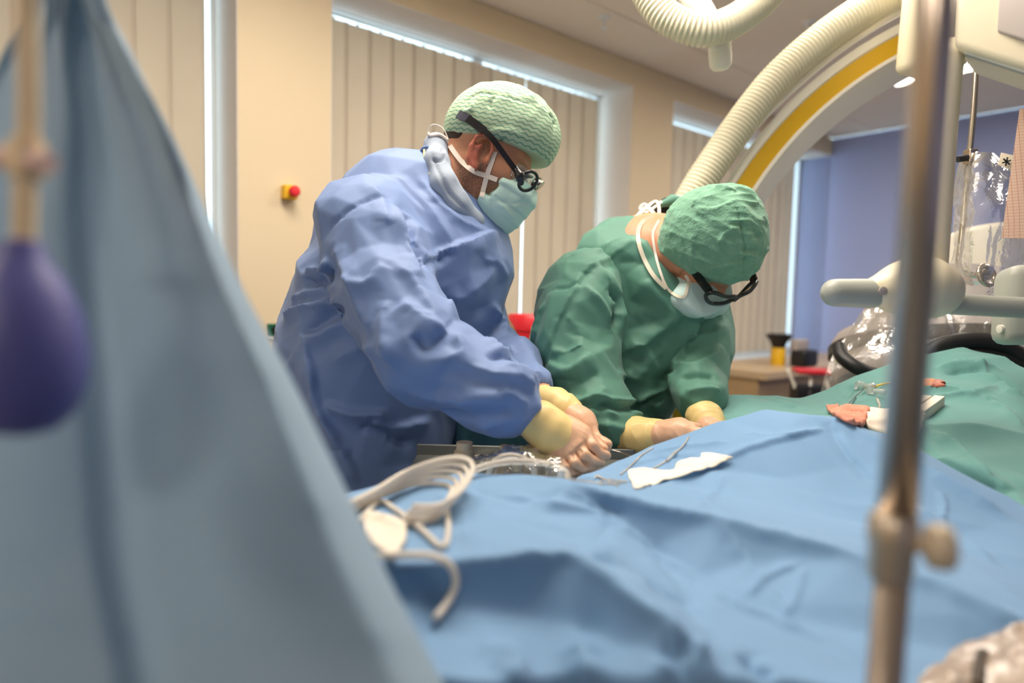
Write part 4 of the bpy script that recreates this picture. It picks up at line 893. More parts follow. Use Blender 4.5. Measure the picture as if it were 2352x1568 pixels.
# ---- teal drape over the patient
C_ = []; CH = []
poly([(1600, 935, 1.44), (1662, 917, 1.45), (1720, 908, 1.46), (1775, 909, 1.47), (1840, 911, 1.5), (1900, 895, 1.51), (1960, 870, 1.52), (2110, 826, 1.52), (2200, 806, 1.52), (2280, 820, 1.48), (2352, 850, 1.42), (2500, 900, 1.4)], (.10, .93))
poly([(1880, 960, 1.30), (1960, 905, 1.42), (2060, 868, 1.45), (2150, 848, 1.46), (2230, 842, 1.43), (2300, 866, 1.37), (2352, 895, 1.32), (2500, 960, 1.25)])
poly([(1665, 965, 1.34), (1760, 955, 1.30), (1840, 940, 1.36), (1720, 925, 1.42), (1800, 928, 1.43), (1900, 925, 1.42), (1600, 1000, 1.34)], keep=False)
poly([(1920, 950, 1.26), (2000, 920, 1.33), (2100, 900, 1.33), (2140, 882, 1.36), (2250, 880, 1.35), (2352, 940, 1.22), (2250, 965, 1.16), (2100, 985, 1.13), (1950, 978, 1.17)], keep=False)
poly([(2040, 1003, 1.10), (2120, 1040, 1.06), (2200, 1065, 1.02), (2300, 1090, 1.0), (2352, 1100, .985), (2352, 1172, .905), (2500, 1150, .95), (2500, 1255, .835)], keep=False)
poly([(2180, 995, 1.12), (2260, 1060, 1.035), (2335, 1130, .955), (2400, 1190, .90)])
C_.append(P(1870, 985, 1.16)); C_.append(P(1960, 1005, 1.12))
C_ += [drop(P(1870, 985, 1.16), -.02, -.03, .98), drop(P(2120, 1040, 1.06), 0, -.05, .98), drop(P(2500, 1255, .835), 0, -.04, .93), drop(P(1600, 1000, 1.34), -.05, -.04, .97)]
V, Q = height_sheet(C_, CH, .004, 3, 5.5, [((.9, -.35, 0), 7, 4, .014, 0), ((.95, .2, 0), 16, 4, .006, 4), ((.5, -.85, 0), 10, 4, .006, 7)])
V = folds(V, Q, [(p_, a_*1.5, w_, x_) for p_, a_, w_, x_ in [([(2150, 845), (2220, 835), (2300, 850)], .008, .01, .02), ([(2250, 826), (2260, 850), (2300, 880)], .008, .01, .02), ([(2170, 860), (2250, 850), (2352, 900)], -.008, .012, .015), ([(2090, 905), (2160, 890), (2240, 900), (2300, 880)], .006, .01, .02), ([(2100, 920), (2200, 905), (2250, 910), (2290, 918)], .005, .008, .015), ([(2240, 907), (2280, 918)], -.006, .006, .008), ([(2150, 990), (2200, 1030), (2280, 1100), (2330, 1130)], .008, .008, .025), ([(2100, 1000), (2180, 1070), (2300, 1150)], -.006, .015, .02), ([(1770, 910), (1800, 925), (1830, 935)], .006, .008, .02), ([(1900, 930), (1940, 905), (1960, 880)], -.006, .015, .02), ([(1930, 955), (1950, 930), (2000, 900)], .006, .01, .02), ([(2300, 880), (2320, 900), (2352, 910)], .008, .01, .015), ([(2280, 920), (2320, 950), (2352, 985)], .005, .01, .02)]])
VT, QT = V, Q
td = mesh_np('teal_drape', V, Q, M_teal); sm = td.modifiers.new('thick', 'SOLIDIFY'); sm.thickness = .0012; sm.offset = -1
tag(td, 'teal surgical drape covering the patient, with a small opening over skin', 'drape')
from mathutils.bvhtree import BVHTree
_bvs = [BVHTree.FromPolygons(v_.tolist(), q_.tolist()) for v_, q_ in ((VB, QB), (VT, QT))]
def DD(px, py, dflt=1.):
    """depth at which the drapes lie under a pixel"""
    v_ = P(px, py, 1)-CP; v_ /= np.linalg.norm(v_); best = 9.
    for b_ in _bvs:
        h_ = b_.ray_cast(Vector(CP), Vector(v_))
        if h_[0]: best = min(best, float(proj(np.array(h_[0]))[2]))
    return best if best < 8 else dflt
def DP(px, py, lift=.004): 
    return P(px, py, DD(px, py))+UP*lift
# opening in the teal drape: patient's skin and iodine patch
def surf_patch(name, outline, d0, m, parent=None, lift=.004, label=None, V=V):
    pr_ = proj(V); pts = []
    for x, y in catmull(np.array(outline, float), 5, True):
        k = np.argmin((pr_[:, 0]-x)**2+(pr_[:, 1]-y)**2+((pr_[:, 2] > d0)*1e5)); pts.append(P(x, y, pr_[k, 2])+UP*lift)
    pts = np.array(pts); c = pts.mean(0); n = len(pts)
    inner = c+(pts-c)*.82; inner[:, 2] += .0015
    VV = np.concatenate([pts-UP*.003, pts, inner, [c+UP*.002]])
    Fc = [(i, (i+1) % n, n+(i+1) % n, n+i) for i in range(n)]+[(n+i, n+(i+1) % n, 2*n+(i+1) % n, 2*n+i) for i in range(n)]+[(2*n+i, 2*n+(i+1) % n, 3*n) for i in range(n)]
    return mesh_np(name, VV, Fc, m, parent)
M_pskin = mat('patient_skin', (226, 150, 100), .5, var=.05, sss=.1); M_iod = mat('iodine_skin', (176, 104, 84), .5, var=.1, vscale=60)
o_ = surf_patch('patient_skin', [(2108, 878), (2125, 873), (2148, 875), (2140, 888), (2120, 887)], 1.5, M_pskin, td); tag(o_, 'orange skin in the drape opening')
o_ = surf_patch('iodine_patch', [(2150, 875), (2168, 879), (2172, 887), (2160, 890), (2140, 888)], 1.5, M_iod, td)
# ---- teal sheet hanging behind the blue surgeon's arm
n, mrow = 60, 30; V = []
for j in range(mrow):
    for i in range(n):
        u, v_ = i/(n-1), j/(mrow-1); x = 985+u*250; y = 930+v_*330
        d = 1.50+.02*math.sin(u*17)*(.4+v_)+.012*math.sin(u*31+1.3)*v_-.03*v_
        if u < .25: d += .01*math.sin(u*60)
        V.append(P(x, y, d))
Q = np.array([(j*n+i, j*n+i+1, (j+1)*n+i+1, (j+1)*n+i) for j in range(mrow-1) for i in range(n-1)])
o_ = mesh_np('hanging_drape', V, Q, mat('drape_fabric_deep_teal', (112, 168, 178), .75, var=.06, bump=.2, bscale=700)); sm = o_.modifiers.new('thick', 'SOLIDIFY'); sm.thickness = .0012
tag(o_, "deep teal drape hanging behind the blue surgeon's forearm", 'drape')
# ---- big blue drape hung like a tent at the left, close to the lens
re_ = np.array([(215, -160), (238, -10), (330, 150), (425, 320), (550, 600), (680, 850), (800, 1100), (905, 1320), (1032, 1568), (1120, 1740)], float)
le_ = np.array([(120, -160), (70, 20), (0, 150), (-60, 270), (-180, 520), (-270, 760), (-350, 1000), (-420, 1250), (-480, 1500), (-520, 1740)], float)
rows, cols = 120, 160; V = []
rr, ll = catmull(re_, 14), catmull(le_, 14); k_ = np.linspace(0, len(rr)-1, rows).astype(int)
for j in range(rows):
    t = j/(rows-1); a, b = ll[k_[j]], rr[k_[j]]
    for i in range(cols):
        u = i/(cols-1); x = a[0]+(b[0]-a[0])*u; y = a[1]+(b[1]-a[1])*u
        d = .56-.175*t
        fold = .018*math.sin(u*11+1.0+.8*t)*(1-.6*t)+.012*math.sin(u*23+2*t)*(1-t)**2
        crease = -.014*math.exp(-((u-.52-.10*max(0, t-.75))/.035)**2)*t-.008*math.exp(-((u-.80)/.05)**2)*(1-t)
        edge = .05*max(0, (u-.9)/.1)**2
        V.append(P(x, y, d+fold*.6-crease*.8+edge))
V = np.array(V); Q = np.array([(j*cols+i, j*cols+i+1, (j+1)*cols+i+1, (j+1)*cols+i) for j in range(rows-1) for i in range(cols-1)])
N = vnormals(V, Q); V = V+N*(crease_noise(V, (.3, 0, -.9), 5, 4, 1)*.006+crease_noise(V, (.7, 0, -.6), 9, 3, 6)*.003)[:, None]
V = folds(V, Q, [([(320, 560), (330, 800), (325, 1050), (300, 1250), (225, 1560)], -.020, .03, .03), ([(345, 1060), (420, 1160), (500, 1220), (700, 1290)], .010, .02, .04), ([(340, 600), (360, 900), (345, 1060)], .008, .03, .03), ([(230, 60), (330, 260), (450, 480), (540, 640)], -.006, .03, .04), ([(180, 60), (300, 320), (380, 560)], .006, .04, .05), ([(0, 1430), (130, 1420), (250, 1395)], .010, .015, .03)])
o_ = mesh_np('blue_drape', V, Q, mat('drape_fabric_greyblue', (182, 206, 222), .8, var=.03, vscale=6, sheen=.2, bump=.1, bscale=500, trans=.42)); sm = o_.modifiers.new('thick', 'SOLIDIFY'); sm.thickness = .001
tag(o_, 'grey-blue drape hung like a tent across the left foreground', 'drape')
ap = P(165, -150, .57)
r = empty('drape_hanger', (ap[0], ap[1], ap[2])); tag(r, 'cord and clip holding up the tent of grey-blue drape', 'hanger')
MB().tube([ap+UP*.02, np.array([ap[0], ap[1], ZC-.01])], .003, 10).build('cord', M_tsteel, r, True)
MB().lathe([(.03, 0), (.03, .006), (.01, .012)], (ap[0], ap[1], ZC), -UP, 20).build('ceiling_rose', M_tsteel, r, True)
MB().box(ap+UP*.01, (.03, .02, .012), None, .004).build('drape_clip', M_tsteel, r, True)

# ================================================================== EQUIPMENT
M_cream = mat('enamel_cream', (236, 226, 196), .38, var=.02); M_creamw = mat('enamel_white', (240, 236, 222), .35, var=.02)
M_hose = mat('hose_cream', (226, 220, 194), .5, var=.03); M_yband = mat('arc_yellow', (214, 170, 30), .4, var=.03)
M_greyg = mat('enamel_greygreen', (172, 176, 166), .42, var=.02); M_panel = mat('panel_grey', (176, 166, 160), .5, var=.02)
M_polebrass = mat('steel_warm', (216, 200, 184), .26, 1.0, var=.05); M_clear = plastic_mat('clear_film', (.97, .97, .96), .16, .14, .45, 26., gloss=.6)
M_tube = plastic_mat('clear_tubing', (.95, .94, .92), .1, .42, .0, film=(238, 226, 208))
# ---- corrugated hoses
def corrugated(name, pts, rpx, pitch, m, parent=None, depth=.10):
    p = catmull(pts, 60); L = np.concatenate([[0], np.cumsum(np.linalg.norm(np.diff(p, axis=0), axis=1))]); n = int(L[-1]/pitch*6); s_ = np.linspace(0, L[-1], n)
    q = np.stack([np.interp(s_, L, p[:, k]) for k in range(3)], 1); rad = rpx*(1+depth*.5*np.cos(s_/pitch*2*PI))
    V, Fc = tube_data(q, rad, 20); return mesh_np(name, V, np.array([f for f in Fc if len(f) == 4]), m, parent)
o_ = corrugated('cable_hose', [np.array([*P(1440, -200, 1.64)[:2], ZC]), P(1450, -130, 1.62), P(1475, -45, 1.6), P(1497, 0, 1.59), P(1533, 40, 1.58), P(1586, 64, 1.57), P(1632, 68, 1.57), P(1690, 46, 1.58), P(1752, -2, 1.6), P(1790, -60, 1.63), P(1810, -140, 1.66), np.array([*P(1815, -200, 1.68)[:2], ZC])], 36*1.58/F, .0105, M_hose)
tag(o_, 'cream corrugated hose hanging in a loop from the ceiling', 'hose')
r = empty('hose_clamp', P(1655, 120, 1.62)); tag(r, 'cream clamp fitting hanging under the hose loop', 'clamp')
MB().lathe([(.020, 0), (.027, .004), (.028, .03), (.026, .055), (.018, .064), (.006, .067)], P(1653, 98, 1.62), (.12, .1, -1), 24).build('cap', M_creamw, r, True)
MB().tube(catmull([P(1628, 100, 1.6), P(1640, 108, 1.6), P(1662, 104, 1.61), P(1676, 92, 1.62)], 6), .007, 10).tube([P(1668, 92, 1.61), P(1672, 118, 1.62)], .006, 10).build('bracket', M_creamw, r, True)
r = empty('pendant_arm', P(1560, -80, 1.8)); tag(r, 'cream jointed arm crossing behind the hose loop', 'arm')
MB().tube([np.array([*P(1530, -100, 1.8)[:2], ZC]), P(1540, -60, 1.78), P(1585, 5, 1.75), P(1630, 42, 1.72)], .022, 14).build('lower_arm', M_creamw, r, True); MB().tube([P(1590, -70, 1.82), P(1615, 0, 1.78), P(1638, 40, 1.73)], .016, 14).build('upper_arm', M_cream, r, True)
# ---- X-ray arc
def circ(p0, p1, p2):
    A = np.array([[2*(p1[0]-p0[0]), 2*(p1[1]-p0[1])], [2*(p2[0]-p0[0]), 2*(p2[1]-p0[1])]]); b = np.array([p1[0]**2+p1[1]**2-p0[0]**2-p0[1]**2, p2[0]**2+p2[1]**2-p0[0]**2-p0[1]**2]); c = np.linalg.solve(A, b); return c, np.hypot(*(c-p0))
cc, Rr = circ(np.array([1659., 429.]), np.array([1880., 172.]), np.array([2100., 36.]))
car = empty('xray_arc', P(2100, 500, 1.85)); tag(car, 'cream X-ray machine arc with a yellow stripe and corrugated cable hose', 'x-ray machine')
DA = 1.80; axis_ = CF*1.0+CR*.42-CU*.42; axis_ /= np.linalg.norm(axis_)
def arc_pt(th, rpx, off=0.): 
    return P(cc[0]+rpx*math.cos(th), cc[1]-rpx*math.sin(th), DA)+axis_*off
th0 = math.atan2(-(620-cc[1]), 1575-cc[0]); th0 = math.pi-math.asin(min(1, max(-1, -(600-cc[1])/Rr))) if False else th0
ths = np.linspace(math.radians(205), math.radians(78), 70)
def sweep(prof, m, name, parent):
    V = []; n = len(prof)
    for th in ths:
        for rp, off in prof: V.append(arc_pt(th, rp, off))
    Q = [(i*n+k, i*n+(k+1) % n, (i+1)*n+(k+1) % n, (i+1)*n+k) for i in range(len(ths)-1) for k in range(n)]; Q += [tuple(range(n))[::-1], tuple((len(ths)-1)*n+k for k in range(n))]
    o = mesh_np(name, V, Q, m, parent, True); autosmooth(o, 30); return o
sweep([(Rr, .004), (Rr-2, 0), (Rr-20, 0), (Rr-22, .003), (Rr-22, .008), (Rr-60, .008), (Rr-60, .003), (Rr-62, 0), (Rr-69, 0), (Rr-71, .004), (Rr-74, .105), (Rr-60, .112), (Rr-8, .112), (Rr, .105)], M_creamw, 'arc_beam', car)
sweep([(Rr-22.5, .0078), (Rr-59.5, .0078), (Rr-59.5, .004), (Rr-22.5, .004)], M_yband, 'yellow_stripe', car)
hp_ = [(1555, 520), (1592, 447), (1651, 356), (1736, 238), (1800, 165), (1878, 97), (1950, 45), (2030, -5), (2130, -55), (2250, -100)]
corrugated('cable_hose', [P(x, y, 1.78+.0001*i) for i, (x, y) in enumerate(hp_)], 36*1.78/F, .0115, M_hose, car)
tube('cable_trough', [P(x, y, 1.80) for x, y in [(1700, 330), (1760, 262), (1830, 195), (1920, 120), (2010, 60), (2080, 20), (2150, -20)]], .010, M_creamw, car, 10)
corrugated('spiral_cable', [P(x, y, 1.90) for x, y in [(1925, 100), (1980, 66), (2040, 32), (2090, 2)]], 4*1.9/F, .006, M_creamw, car, .5)
# arc end block hidden by the pole
def cbox(px, py, d, hw, hh, hd, yaw=0., bev=.01, roll=-2.5):
    M = Matrix.Rotation(math.radians(yaw), 3, 'Z') @ Matrix.Rotation(math.radians(-roll), 3, 'Y'); return P(px, py, d), (hw, hd, hh), M, bev
b = MB(); b.box(*cbox(2150, 40, 1.62, .05, .13, .07, 20, .02)); b.build('arc_end_block', M_cream, car, True)
# ---- X-ray head: housing at the top right, column, knuckle, handle and bar
xh = empty('xray_machine', P(2260, 100, 1.1)); tag(xh, 'cream X-ray head with column, grip handle and cross bar at the right', 'x-ray machine')
def quadprism(p4, depth, m, name, parent, bev=.006):
    p4 = [np.asarray(p) for p in p4]; n = np.cross(p4[1]-p4[0], p4[3]-p4[0]); n /= np.linalg.norm(n)
    if n @ CF < 0: n = -n
    bm = bmesh.new(); vs = [bm.verts.new([float(x) for x in p]) for p in p4]+[bm.verts.new([float(x) for x in p+n*depth]) for p in p4]
    for f in ((0, 1, 2, 3), (7, 6, 5, 4), (0, 4, 5, 1), (1, 5, 6, 2), (2, 6, 7, 3), (3, 7, 4, 0)): bm.faces.new([vs[i] for i in f])
    bmesh.ops.recalc_face_normals(bm, faces=bm.faces[:]); bmesh.ops.bevel(bm, geom=bm.edges[:], offset=bev, segments=3, profile=.5, affect='EDGES')
    me = bpy.data.meshes.new(name); bm.to_mesh(me); bm.free(); o = bpy.data.objects.new(name, me); COL.objects.link(o); me.materials.append(m); me.polygons.foreach_set('use_smooth', [True]*len(me.polygons)); autosmooth(o, 35)
    if parent: o.parent = parent; o.matrix_parent_inverse = parent.matrix_world.inverted()
    return o
quadprism([P(2188, 106, 1.10), P(2200, -120, 1.10), P(2600, -60, .95), P(2560, 226, .95)], .15, M_cream, 'housing', xh, .012)
quadprism([P(2288, 72, 1.055), P(2296, -60, 1.055), P(2560, -30, .94), P(2530, 150, .94)], .02, M_panel, 'housing_panel', xh, .004)
def slab(p4, t, m, name, parent, bev=.002):
    p4 = [np.asarray(p) for p in p4]; bm = bmesh.new(); vs = [bm.verts.new([float(x) for x in p]) for p in p4]+[bm.verts.new([float(x) for x in p+CU*t]) for p in p4]
    for f in ((3, 2, 1, 0), (4, 5, 6, 7), (0, 1, 5, 4), (1, 2, 6, 5), (2, 3, 7, 6), (3, 0, 4, 7)): bm.faces.new([vs[i] for i in f])
    bmesh.ops.recalc_face_normals(bm, faces=bm.faces[:]); bmesh.ops.bevel(bm, geom=bm.edges[:], offset=bev, segments=2, profile=.5, affect='EDGES')
    me = bpy.data.meshes.new(name); bm.to_mesh(me); bm.free(); o = bpy.data.objects.new(name, me); COL.objects.link(o); me.materials.append(m)
    o.parent = parent; o.matrix_parent_inverse = parent.matrix_world.inverted(); return o
slab([P(2216, 124, 1.095), P(2560, 236, .955), P(2500, 262, 1.10), P(2222, 146, 1.22)], .012, M_greyg, 'underplate', xh)
slab([P(2240, 140, 1.13), P(2352, 184, 1.085), P(2350, 196, 1.12), P(2244, 149, 1.17)], .004, M_black, 'slot', xh, .0005)
tube('column', [P(2192, 95, 1.13), P(2173, 300, 1.13), P(2155, 560, 1.13), P(2148, 660, 1.13)], 23*1.13/F, M_cream, xh, 20, 4)
sdx = Sdf().chain([(2012, 668, 1.12, 33), (2080, 662, 1.12, 56), (2125, 662, 1.12, 62), (2150, 668, 1.12, 52)], .03); V, Q = sdx.mesh(.005); V = relax(V, Q, 3); mesh_np('knuckle', V, Q, M_cream, xh)
sdx = Sdf().chain([(1918, 672, 1.12, 32), (2000, 674, 1.12, 34)], .01); V, Q = sdx.mesh(.004); V = relax(V, Q, 2); mesh_np('grip_handle', V, Q, M_greyg, xh)
tube('cross_bar', [P(2140, 696, 1.14), P(2260, 702, 1.13), P(2420, 710, 1.12)], 24*1.13/F, M_greyg, xh, 20, 4)
tube('ceiling_mount', [P(2430, -60, 1.12), np.array([*P(2430, -60, 1.12)[:2], ZC])], .04, M_cream, xh, 20, 1)
MB().lathe([(.007, 0), (.007, .003), (.003, .004)], P(2027, 668, 1.094), -CF, 14).build('screw', M_panel, xh, True)
# ---- grey rounded unit at the right edge
r = empty('monitor_unit', P(2400, 700, 1.2)); tag(r, 'pale grey rounded equipment unit cut by the right edge', 'equipment')
quadprism([P(2304, 790, 1.22), P(2316, 606, 1.22), P(2480, 600, 1.18), P(2470, 790, 1.18)], .10, M_greyg, 'unit_body', r, .022)
MB().lathe([(.008, 0), (.008, .006), (.004, .007)], P(2302, 755, 1.235), -CR, 14).build('unit_knob', M_creamw, r, True)
# ---- X-ray detector wrapped in clear film
xd = empty('wrapped_detector', P(2130, 800, 1.75)); tag(xd, 'cream detector drum wrapped in crumpled clear film behind the teal drape', 'x-ray machine')
ax_ = CU*.96+CF*.2+CR*.1
MB().lathe([(.10, -.15), (.285, -.145), (.30, -.12), (.30, -.03), (.285, -.005), (.24, .0), (.215, .03), (.20, .12), (.19, .16), (.10, .18)], P(2165, 770, 1.95), ax_, 48).build('drum', mat('enamel_grey', (190, 182, 180), .45, var=.02), xd, True)
MB().lathe([(.302, -.08), (.309, -.075), (.309, -.045), (.302, -.04)], P(2165, 770, 1.95), ax_, 48).build('rubber_band', M_black, xd, True)
tube('black_cable', [P(1925, 795, 1.66), P(1935, 820, 1.63), P(1970, 845, 1.60), P(2015, 862, 1.60), P(2080, 880, 1.62)], .017, M_black, xd, 14)
tube('black_cable', [P(2090, 850, 1.56), P(2150, 800, 1.55), P(2230, 784, 1.54), P(2310, 796, 1.52), P(2380, 840, 1.50), P(2440, 880, 1.50)], .022, M_black, xd, 14)
tube('black_cable', [P(2100, 838, 1.54), P(2180, 822, 1.54), P(2270, 808, 1.53), P(2360, 842, 1.5)], .014, M_black, xd, 12)
MB().lathe([(.05, -.09), (.16, -.085), (.17, -.06), (.17, .1), (.15, .12), (.05, .125)], P(2290, 640, 1.95), ax_, 40).build('upper_drum', M_creamw, xd, True)
def film(name, grid, rows, cols, parent, amp=.02, fr=9, seed=0., m=None):
    g_ = np.array([[P(*q) for q in row] for row in grid]); a = np.stack([catmull(r_, cols) for r_ in g_]); b = np.stack([catmull(a[:, i], rows) for i in range(a.shape[1])], 1); n0, n1 = b.shape[:2]; V = b.reshape(-1, 3)
    Q = np.array([(j*n1+i, j*n1+i+1, (j+1)*n1+i+1, (j+1)*n1+i) for j in range(n0-1) for i in range(n1-1)]); N = vnormals(V, Q)
    V = V+N*((crease_noise(V, (.5, .2, -.8), fr, 2.5, seed)-.4)*amp+(crease_noise(V, (.8, .2, .5), fr*2.3, 3, seed+3)-.4)*amp*.5+(crease_noise(V, (.1, .2, .9), fr*4, 3, seed+5)-.4)*amp*.2)[:, None]
    return mesh_np(name, V, Q, m or M_clear, parent)
film('plastic_wrap', [[(1990, 700, 1.75), (2060, 690, 1.68), (2150, 690, 1.62), (2300, 690, 1.58), (2450, 700, 1.55)], [(1945, 760, 1.72), (2050, 760, 1.63), (2150, 765, 1.58), (2300, 765, 1.54), (2450, 770, 1.52)], [(1905, 830, 1.68), (2020, 845, 1.60), (2150, 860, 1.56), (2300, 860, 1.52), (2450, 860, 1.5)], [(1880, 920, 1.66), (2000, 930, 1.62), (2150, 930, 1.6), (2300, 930, 1.6), (2450, 940, 1.56)]], 16, 16, xd, .018, 9, 1.)
# ---- infusion pole with hook, in a clear cover
iv = empty('infusion_pole', P(2200, 650, 1.45)); tag(iv, 'thin steel rod bent into a ring hook, hanging below the X-ray head', 'pole')
tube('rod', [P(2246, 120, 1.45), P(2236, 260, 1.45), P(2222, 400, 1.45), P(2207, 560, 1.45), P(2201, 600, 1.45), P(2210, 622, 1.45), P(2236, 632, 1.44), P(2262, 632, 1.43)], 6.2*1.45/F, M_steel, iv, 14)
tube('ring', ring(P(2266, 632, 1.42), -CF+CU*.25+CR*.3, .021, 1), .006, M_steel, iv, 12, 3, True); MB().lathe([(.012, -.004), (.012, .006), (.006, .008)], P(2262, 632, 1.415), -CF, 18).build('hub', M_steel, iv, True)
MB().box(P(2229, 360, 1.445), (.010, .012, .016), None, .003).build('clamp', M_polebrass, iv); MB().tube([P(2222, 362, 1.44), P(2200, 366, 1.44)], .007, 12).build('clamp_screw', M_black, iv, True)
film('plastic_cover', [[(2195, 372, 1.50), (2240, 346, 1.42), (2300, 360, 1.42), (2360, 400, 1.45)], [(2188, 480, 1.48), (2240, 470, 1.39), (2300, 480, 1.38), (2380, 490, 1.42)], [(2180, 600, 1.48), (2240, 600, 1.39), (2300, 600, 1.38), (2390, 610, 1.42)], [(2170, 680, 1.48), (2240, 690, 1.42), (2300, 690, 1.41), (2390, 690, 1.44)]], 16, 16, iv, .016, 12, 4.)
tl = quadprism([P(2292, 378, 1.40), P(2300, 350, 1.40), P(2334, 358, 1.39), P(2326, 392, 1.39)], .0015, M_tie, 'cover_tag', iv, .0003)
mk = MB()
for a in range(3):
    an = a*PI/3+.3; c = P(2312, 371, 1.389); dx = CR*math.cos(an)*.009+CU*math.sin(an)*.009; mk.tube([c-dx, c+dx], .0016, 6)
mk.build('tag_mark', M_black, iv, True)
# ---- squared chart paper
kp = NT('chart_paper'); tc = kp.n('ShaderNodeTexCoord'); br = kp.n('ShaderNodeTexBrick', offset=0., inp={'Scale': 90., 'Mortar Size': .03, 'Brick Width': .5, 'Row Height': .5, 'Color1': lin((232, 200, 178)), 'Color2': lin((232, 200, 178)), 'Mortar': lin((206, 150, 132))}); mp_ = kp.n('ShaderNodeMapping', inp={'Rotation': (PI/2, 0, 0)}); kp.l(tc.outputs['Object'], mp_.inputs['Vector']); kp.l(mp_.outputs[0], br.inputs['Vector']); kp.l(br.outputs['Color'], kp.b.inputs['Base Color']); kp.b.inputs['Roughness'].default_value = .8
o_ = quadprism([P(2300, 546, 1.16), P(2342, 250, 1.16), P(2520, 240, 1.08), P(2500, 552, 1.08)], .001, kp.m, 'chart_sheet', None, .0002); tag(o_, 'pink squared chart paper hanging at the right edge', 'paper')
# ---- steel pole with clamp in the right foreground
sp_ = empty('steel_pole', (.24, .45, 0)); tag(sp_, 'thick steel pole with a clamp knob in the right foreground', 'pole')
pt, pb = P(2152, -30, .43), P(2056, 1240, .43); vd = (pb-pt)/np.linalg.norm(pb-pt); pf = pb+vd*(-(pb[2]-.06)/vd[2])
tube('upper_tube', [pt-vd*.4, pb], .0123, M_polebrass, sp_, 24, 1); tube('lower_tube', [pb-vd*.05, pf], .0108, M_polebrass, sp_, 24, 1)
MB().lathe([(.0125, -.022), (.0150, -.019), (.0155, -.004), (.0138, .0), (.0138, .018), (.0118, .022)], P(2048, 1255, .43), vd, 28).build('clamp_collar', M_creamw if False else mat('steel_dull', (206, 192, 172), .35, .75, var=.04), sp_, True)
MB().lathe([(.005, 0), (.005, .012), (.012, .013), (.0145, .016), (.0145, .025), (.012, .028), (.003, .0285)], P(2062, 1243, .43)+CF*-.006, CR*.95-CF*.3, 28).build('clamp_knob', mat('knob_beige', (214, 198, 172), .5, .2, var=.05), sp_, True)
MB().lathe([(.12, 0), (.12, .02), (.04, .04), (.012, .09)], (pf[0], pf[1], 0), (0, 0, 1), 32).build('foot', M_tsteel, sp_, True)
# ---- cream tube with purple-blue pressure bulb in the left foreground
bl = empty('pressure_bulb', P(55, 780, .36)); tag(bl, 'purple-blue rubber pressure bulb on a cream tube, out of focus at left', 'pump bulb')
prf = [(.004, -.058), (.010, -.056), (.012, -.050), (.013, -.046), (.020, -.036), (.0275, -.016), (.0305, .004), (.0295, .022), (.024, .038), (.014, .048), (.003, .0505)]
MB().lathe([(r_*1.03, h_) for r_, h_ in prf], P(52, 790, .36), -CU*.998+CR*.02, 40).build('bulb', mat('rubber_violet', (92, 94, 160), .45, var=.03), bl, True)
M_latx = mat('latex_tube_cream', (240, 214, 170), .5, var=.03)
tube('inflation_tube', [P(60, -420, .40), P(62, -120, .36), P(64, 60, .36), P(66, 230, .36), P(63, 340, .36)], 22*.36/F, M_latx, bl, 16, 6); tube('lower_tube', [P(62, 350, .36), P(58, 450, .36), P(56, 560, .36)], 24*.36/F, M_latx, bl, 16, 6)
MB().lathe([(.0055, -.011), (.0085, -.010), (.0095, 0), (.0085, .010), (.0055, .011)], P(62, 365, .36), CU, 20).build('connector', M_latx, bl, True); MB().tube([P(-60, 360, .365), P(20, 362, .36), P(112, 374, .355)], .0062, 14).build('side_port', mat('port_pink', (226, 190, 176), .5), bl, True)

# ================================================================== THINGS ON THE DRAPES
M_gauze = mat('gauze_white', (244, 232, 214), .9, var=.03, bump=.4, bscale=300); M_blood = mat('gauze_bloodstained', (226, 150, 126), .9, var=.10, vscale=60, bump=.4, bscale=300)
def crumple_sheet(name, outline, d_of, m, label, cat, amp=.004, thick=.002, parent=None, seed=0., fr=40):
    """a little sheet of paper or gauze with its own outline, lying at the depths given"""
    o2 = catmull(np.array(outline, float), 3, True) if len(outline) > 3 else np.array(outline, float); bm = bmesh.new()
    vs = [bm.verts.new([float(t) for t in P(x, y, d_of(x, y))]) for x, y in o2]; bm.faces.new(vs); bmesh.ops.triangulate(bm, faces=bm.faces[:])
    for _ in range(4): bmesh.ops.subdivide_edges(bm, edges=[e for e in bm.edges if e.calc_length() > .006], cuts=1, use_grid_fill=True); bmesh.ops.triangulate(bm, faces=bm.faces[:])
    V = np.array([v.co[:] for v in bm.verts]); w = (crease_noise(V, (.8, -.3, .4), fr, 3, seed)-.3)*amp
    for v, k in zip(bm.verts, w): v.co.z += k
    bmesh.ops.recalc_face_normals(bm, faces=bm.faces[:])
    me = bpy.data.meshes.new(name); bm.to_mesh(me); bm.free(); o = bpy.data.objects.new(name, me); COL.objects.link(o); me.materials.append(m); me.polygons.foreach_set('use_smooth', [True]*len(me.polygons))
    s_ = o.modifiers.new('thick', 'SOLIDIFY'); s_.thickness = thick; s_.offset = 0
    if parent: o.parent = parent; o.matrix_parent_inverse = parent.matrix_world.inverted()
    else: tag(o, label, cat)
    return o
crumple_sheet('gauze_sheet', [(1443, 1083), (1480, 1078), (1540, 1084), (1552, 1070), (1560, 1060), (1580, 1056), (1608, 1052), (1612, 1044), (1640, 1043), (1668, 1047), (1681, 1055), (1620, 1078), (1560, 1094), (1500, 1112), (1460, 1123), (1450, 1105)], lambda x, y: DD(x, y)-.006, M_gauze, 'torn white gauze sheet lying in a fold of the blue drape', 'gauze', .004, .002, None, 2.)
crumple_sheet('bloodstained_gauze', [(1898, 936), (1925, 935), (1960, 934), (1995, 938), (1992, 952), (1986, 974), (1960, 970), (1935, 958), (1912, 950)], lambda x, y: DD(min(max(x, 1900), 2000), y+6)-.010, M_blood, 'pink bloodstained gauze at the edge of the teal drape', 'gauze', .008, .006, None, 4., 45)
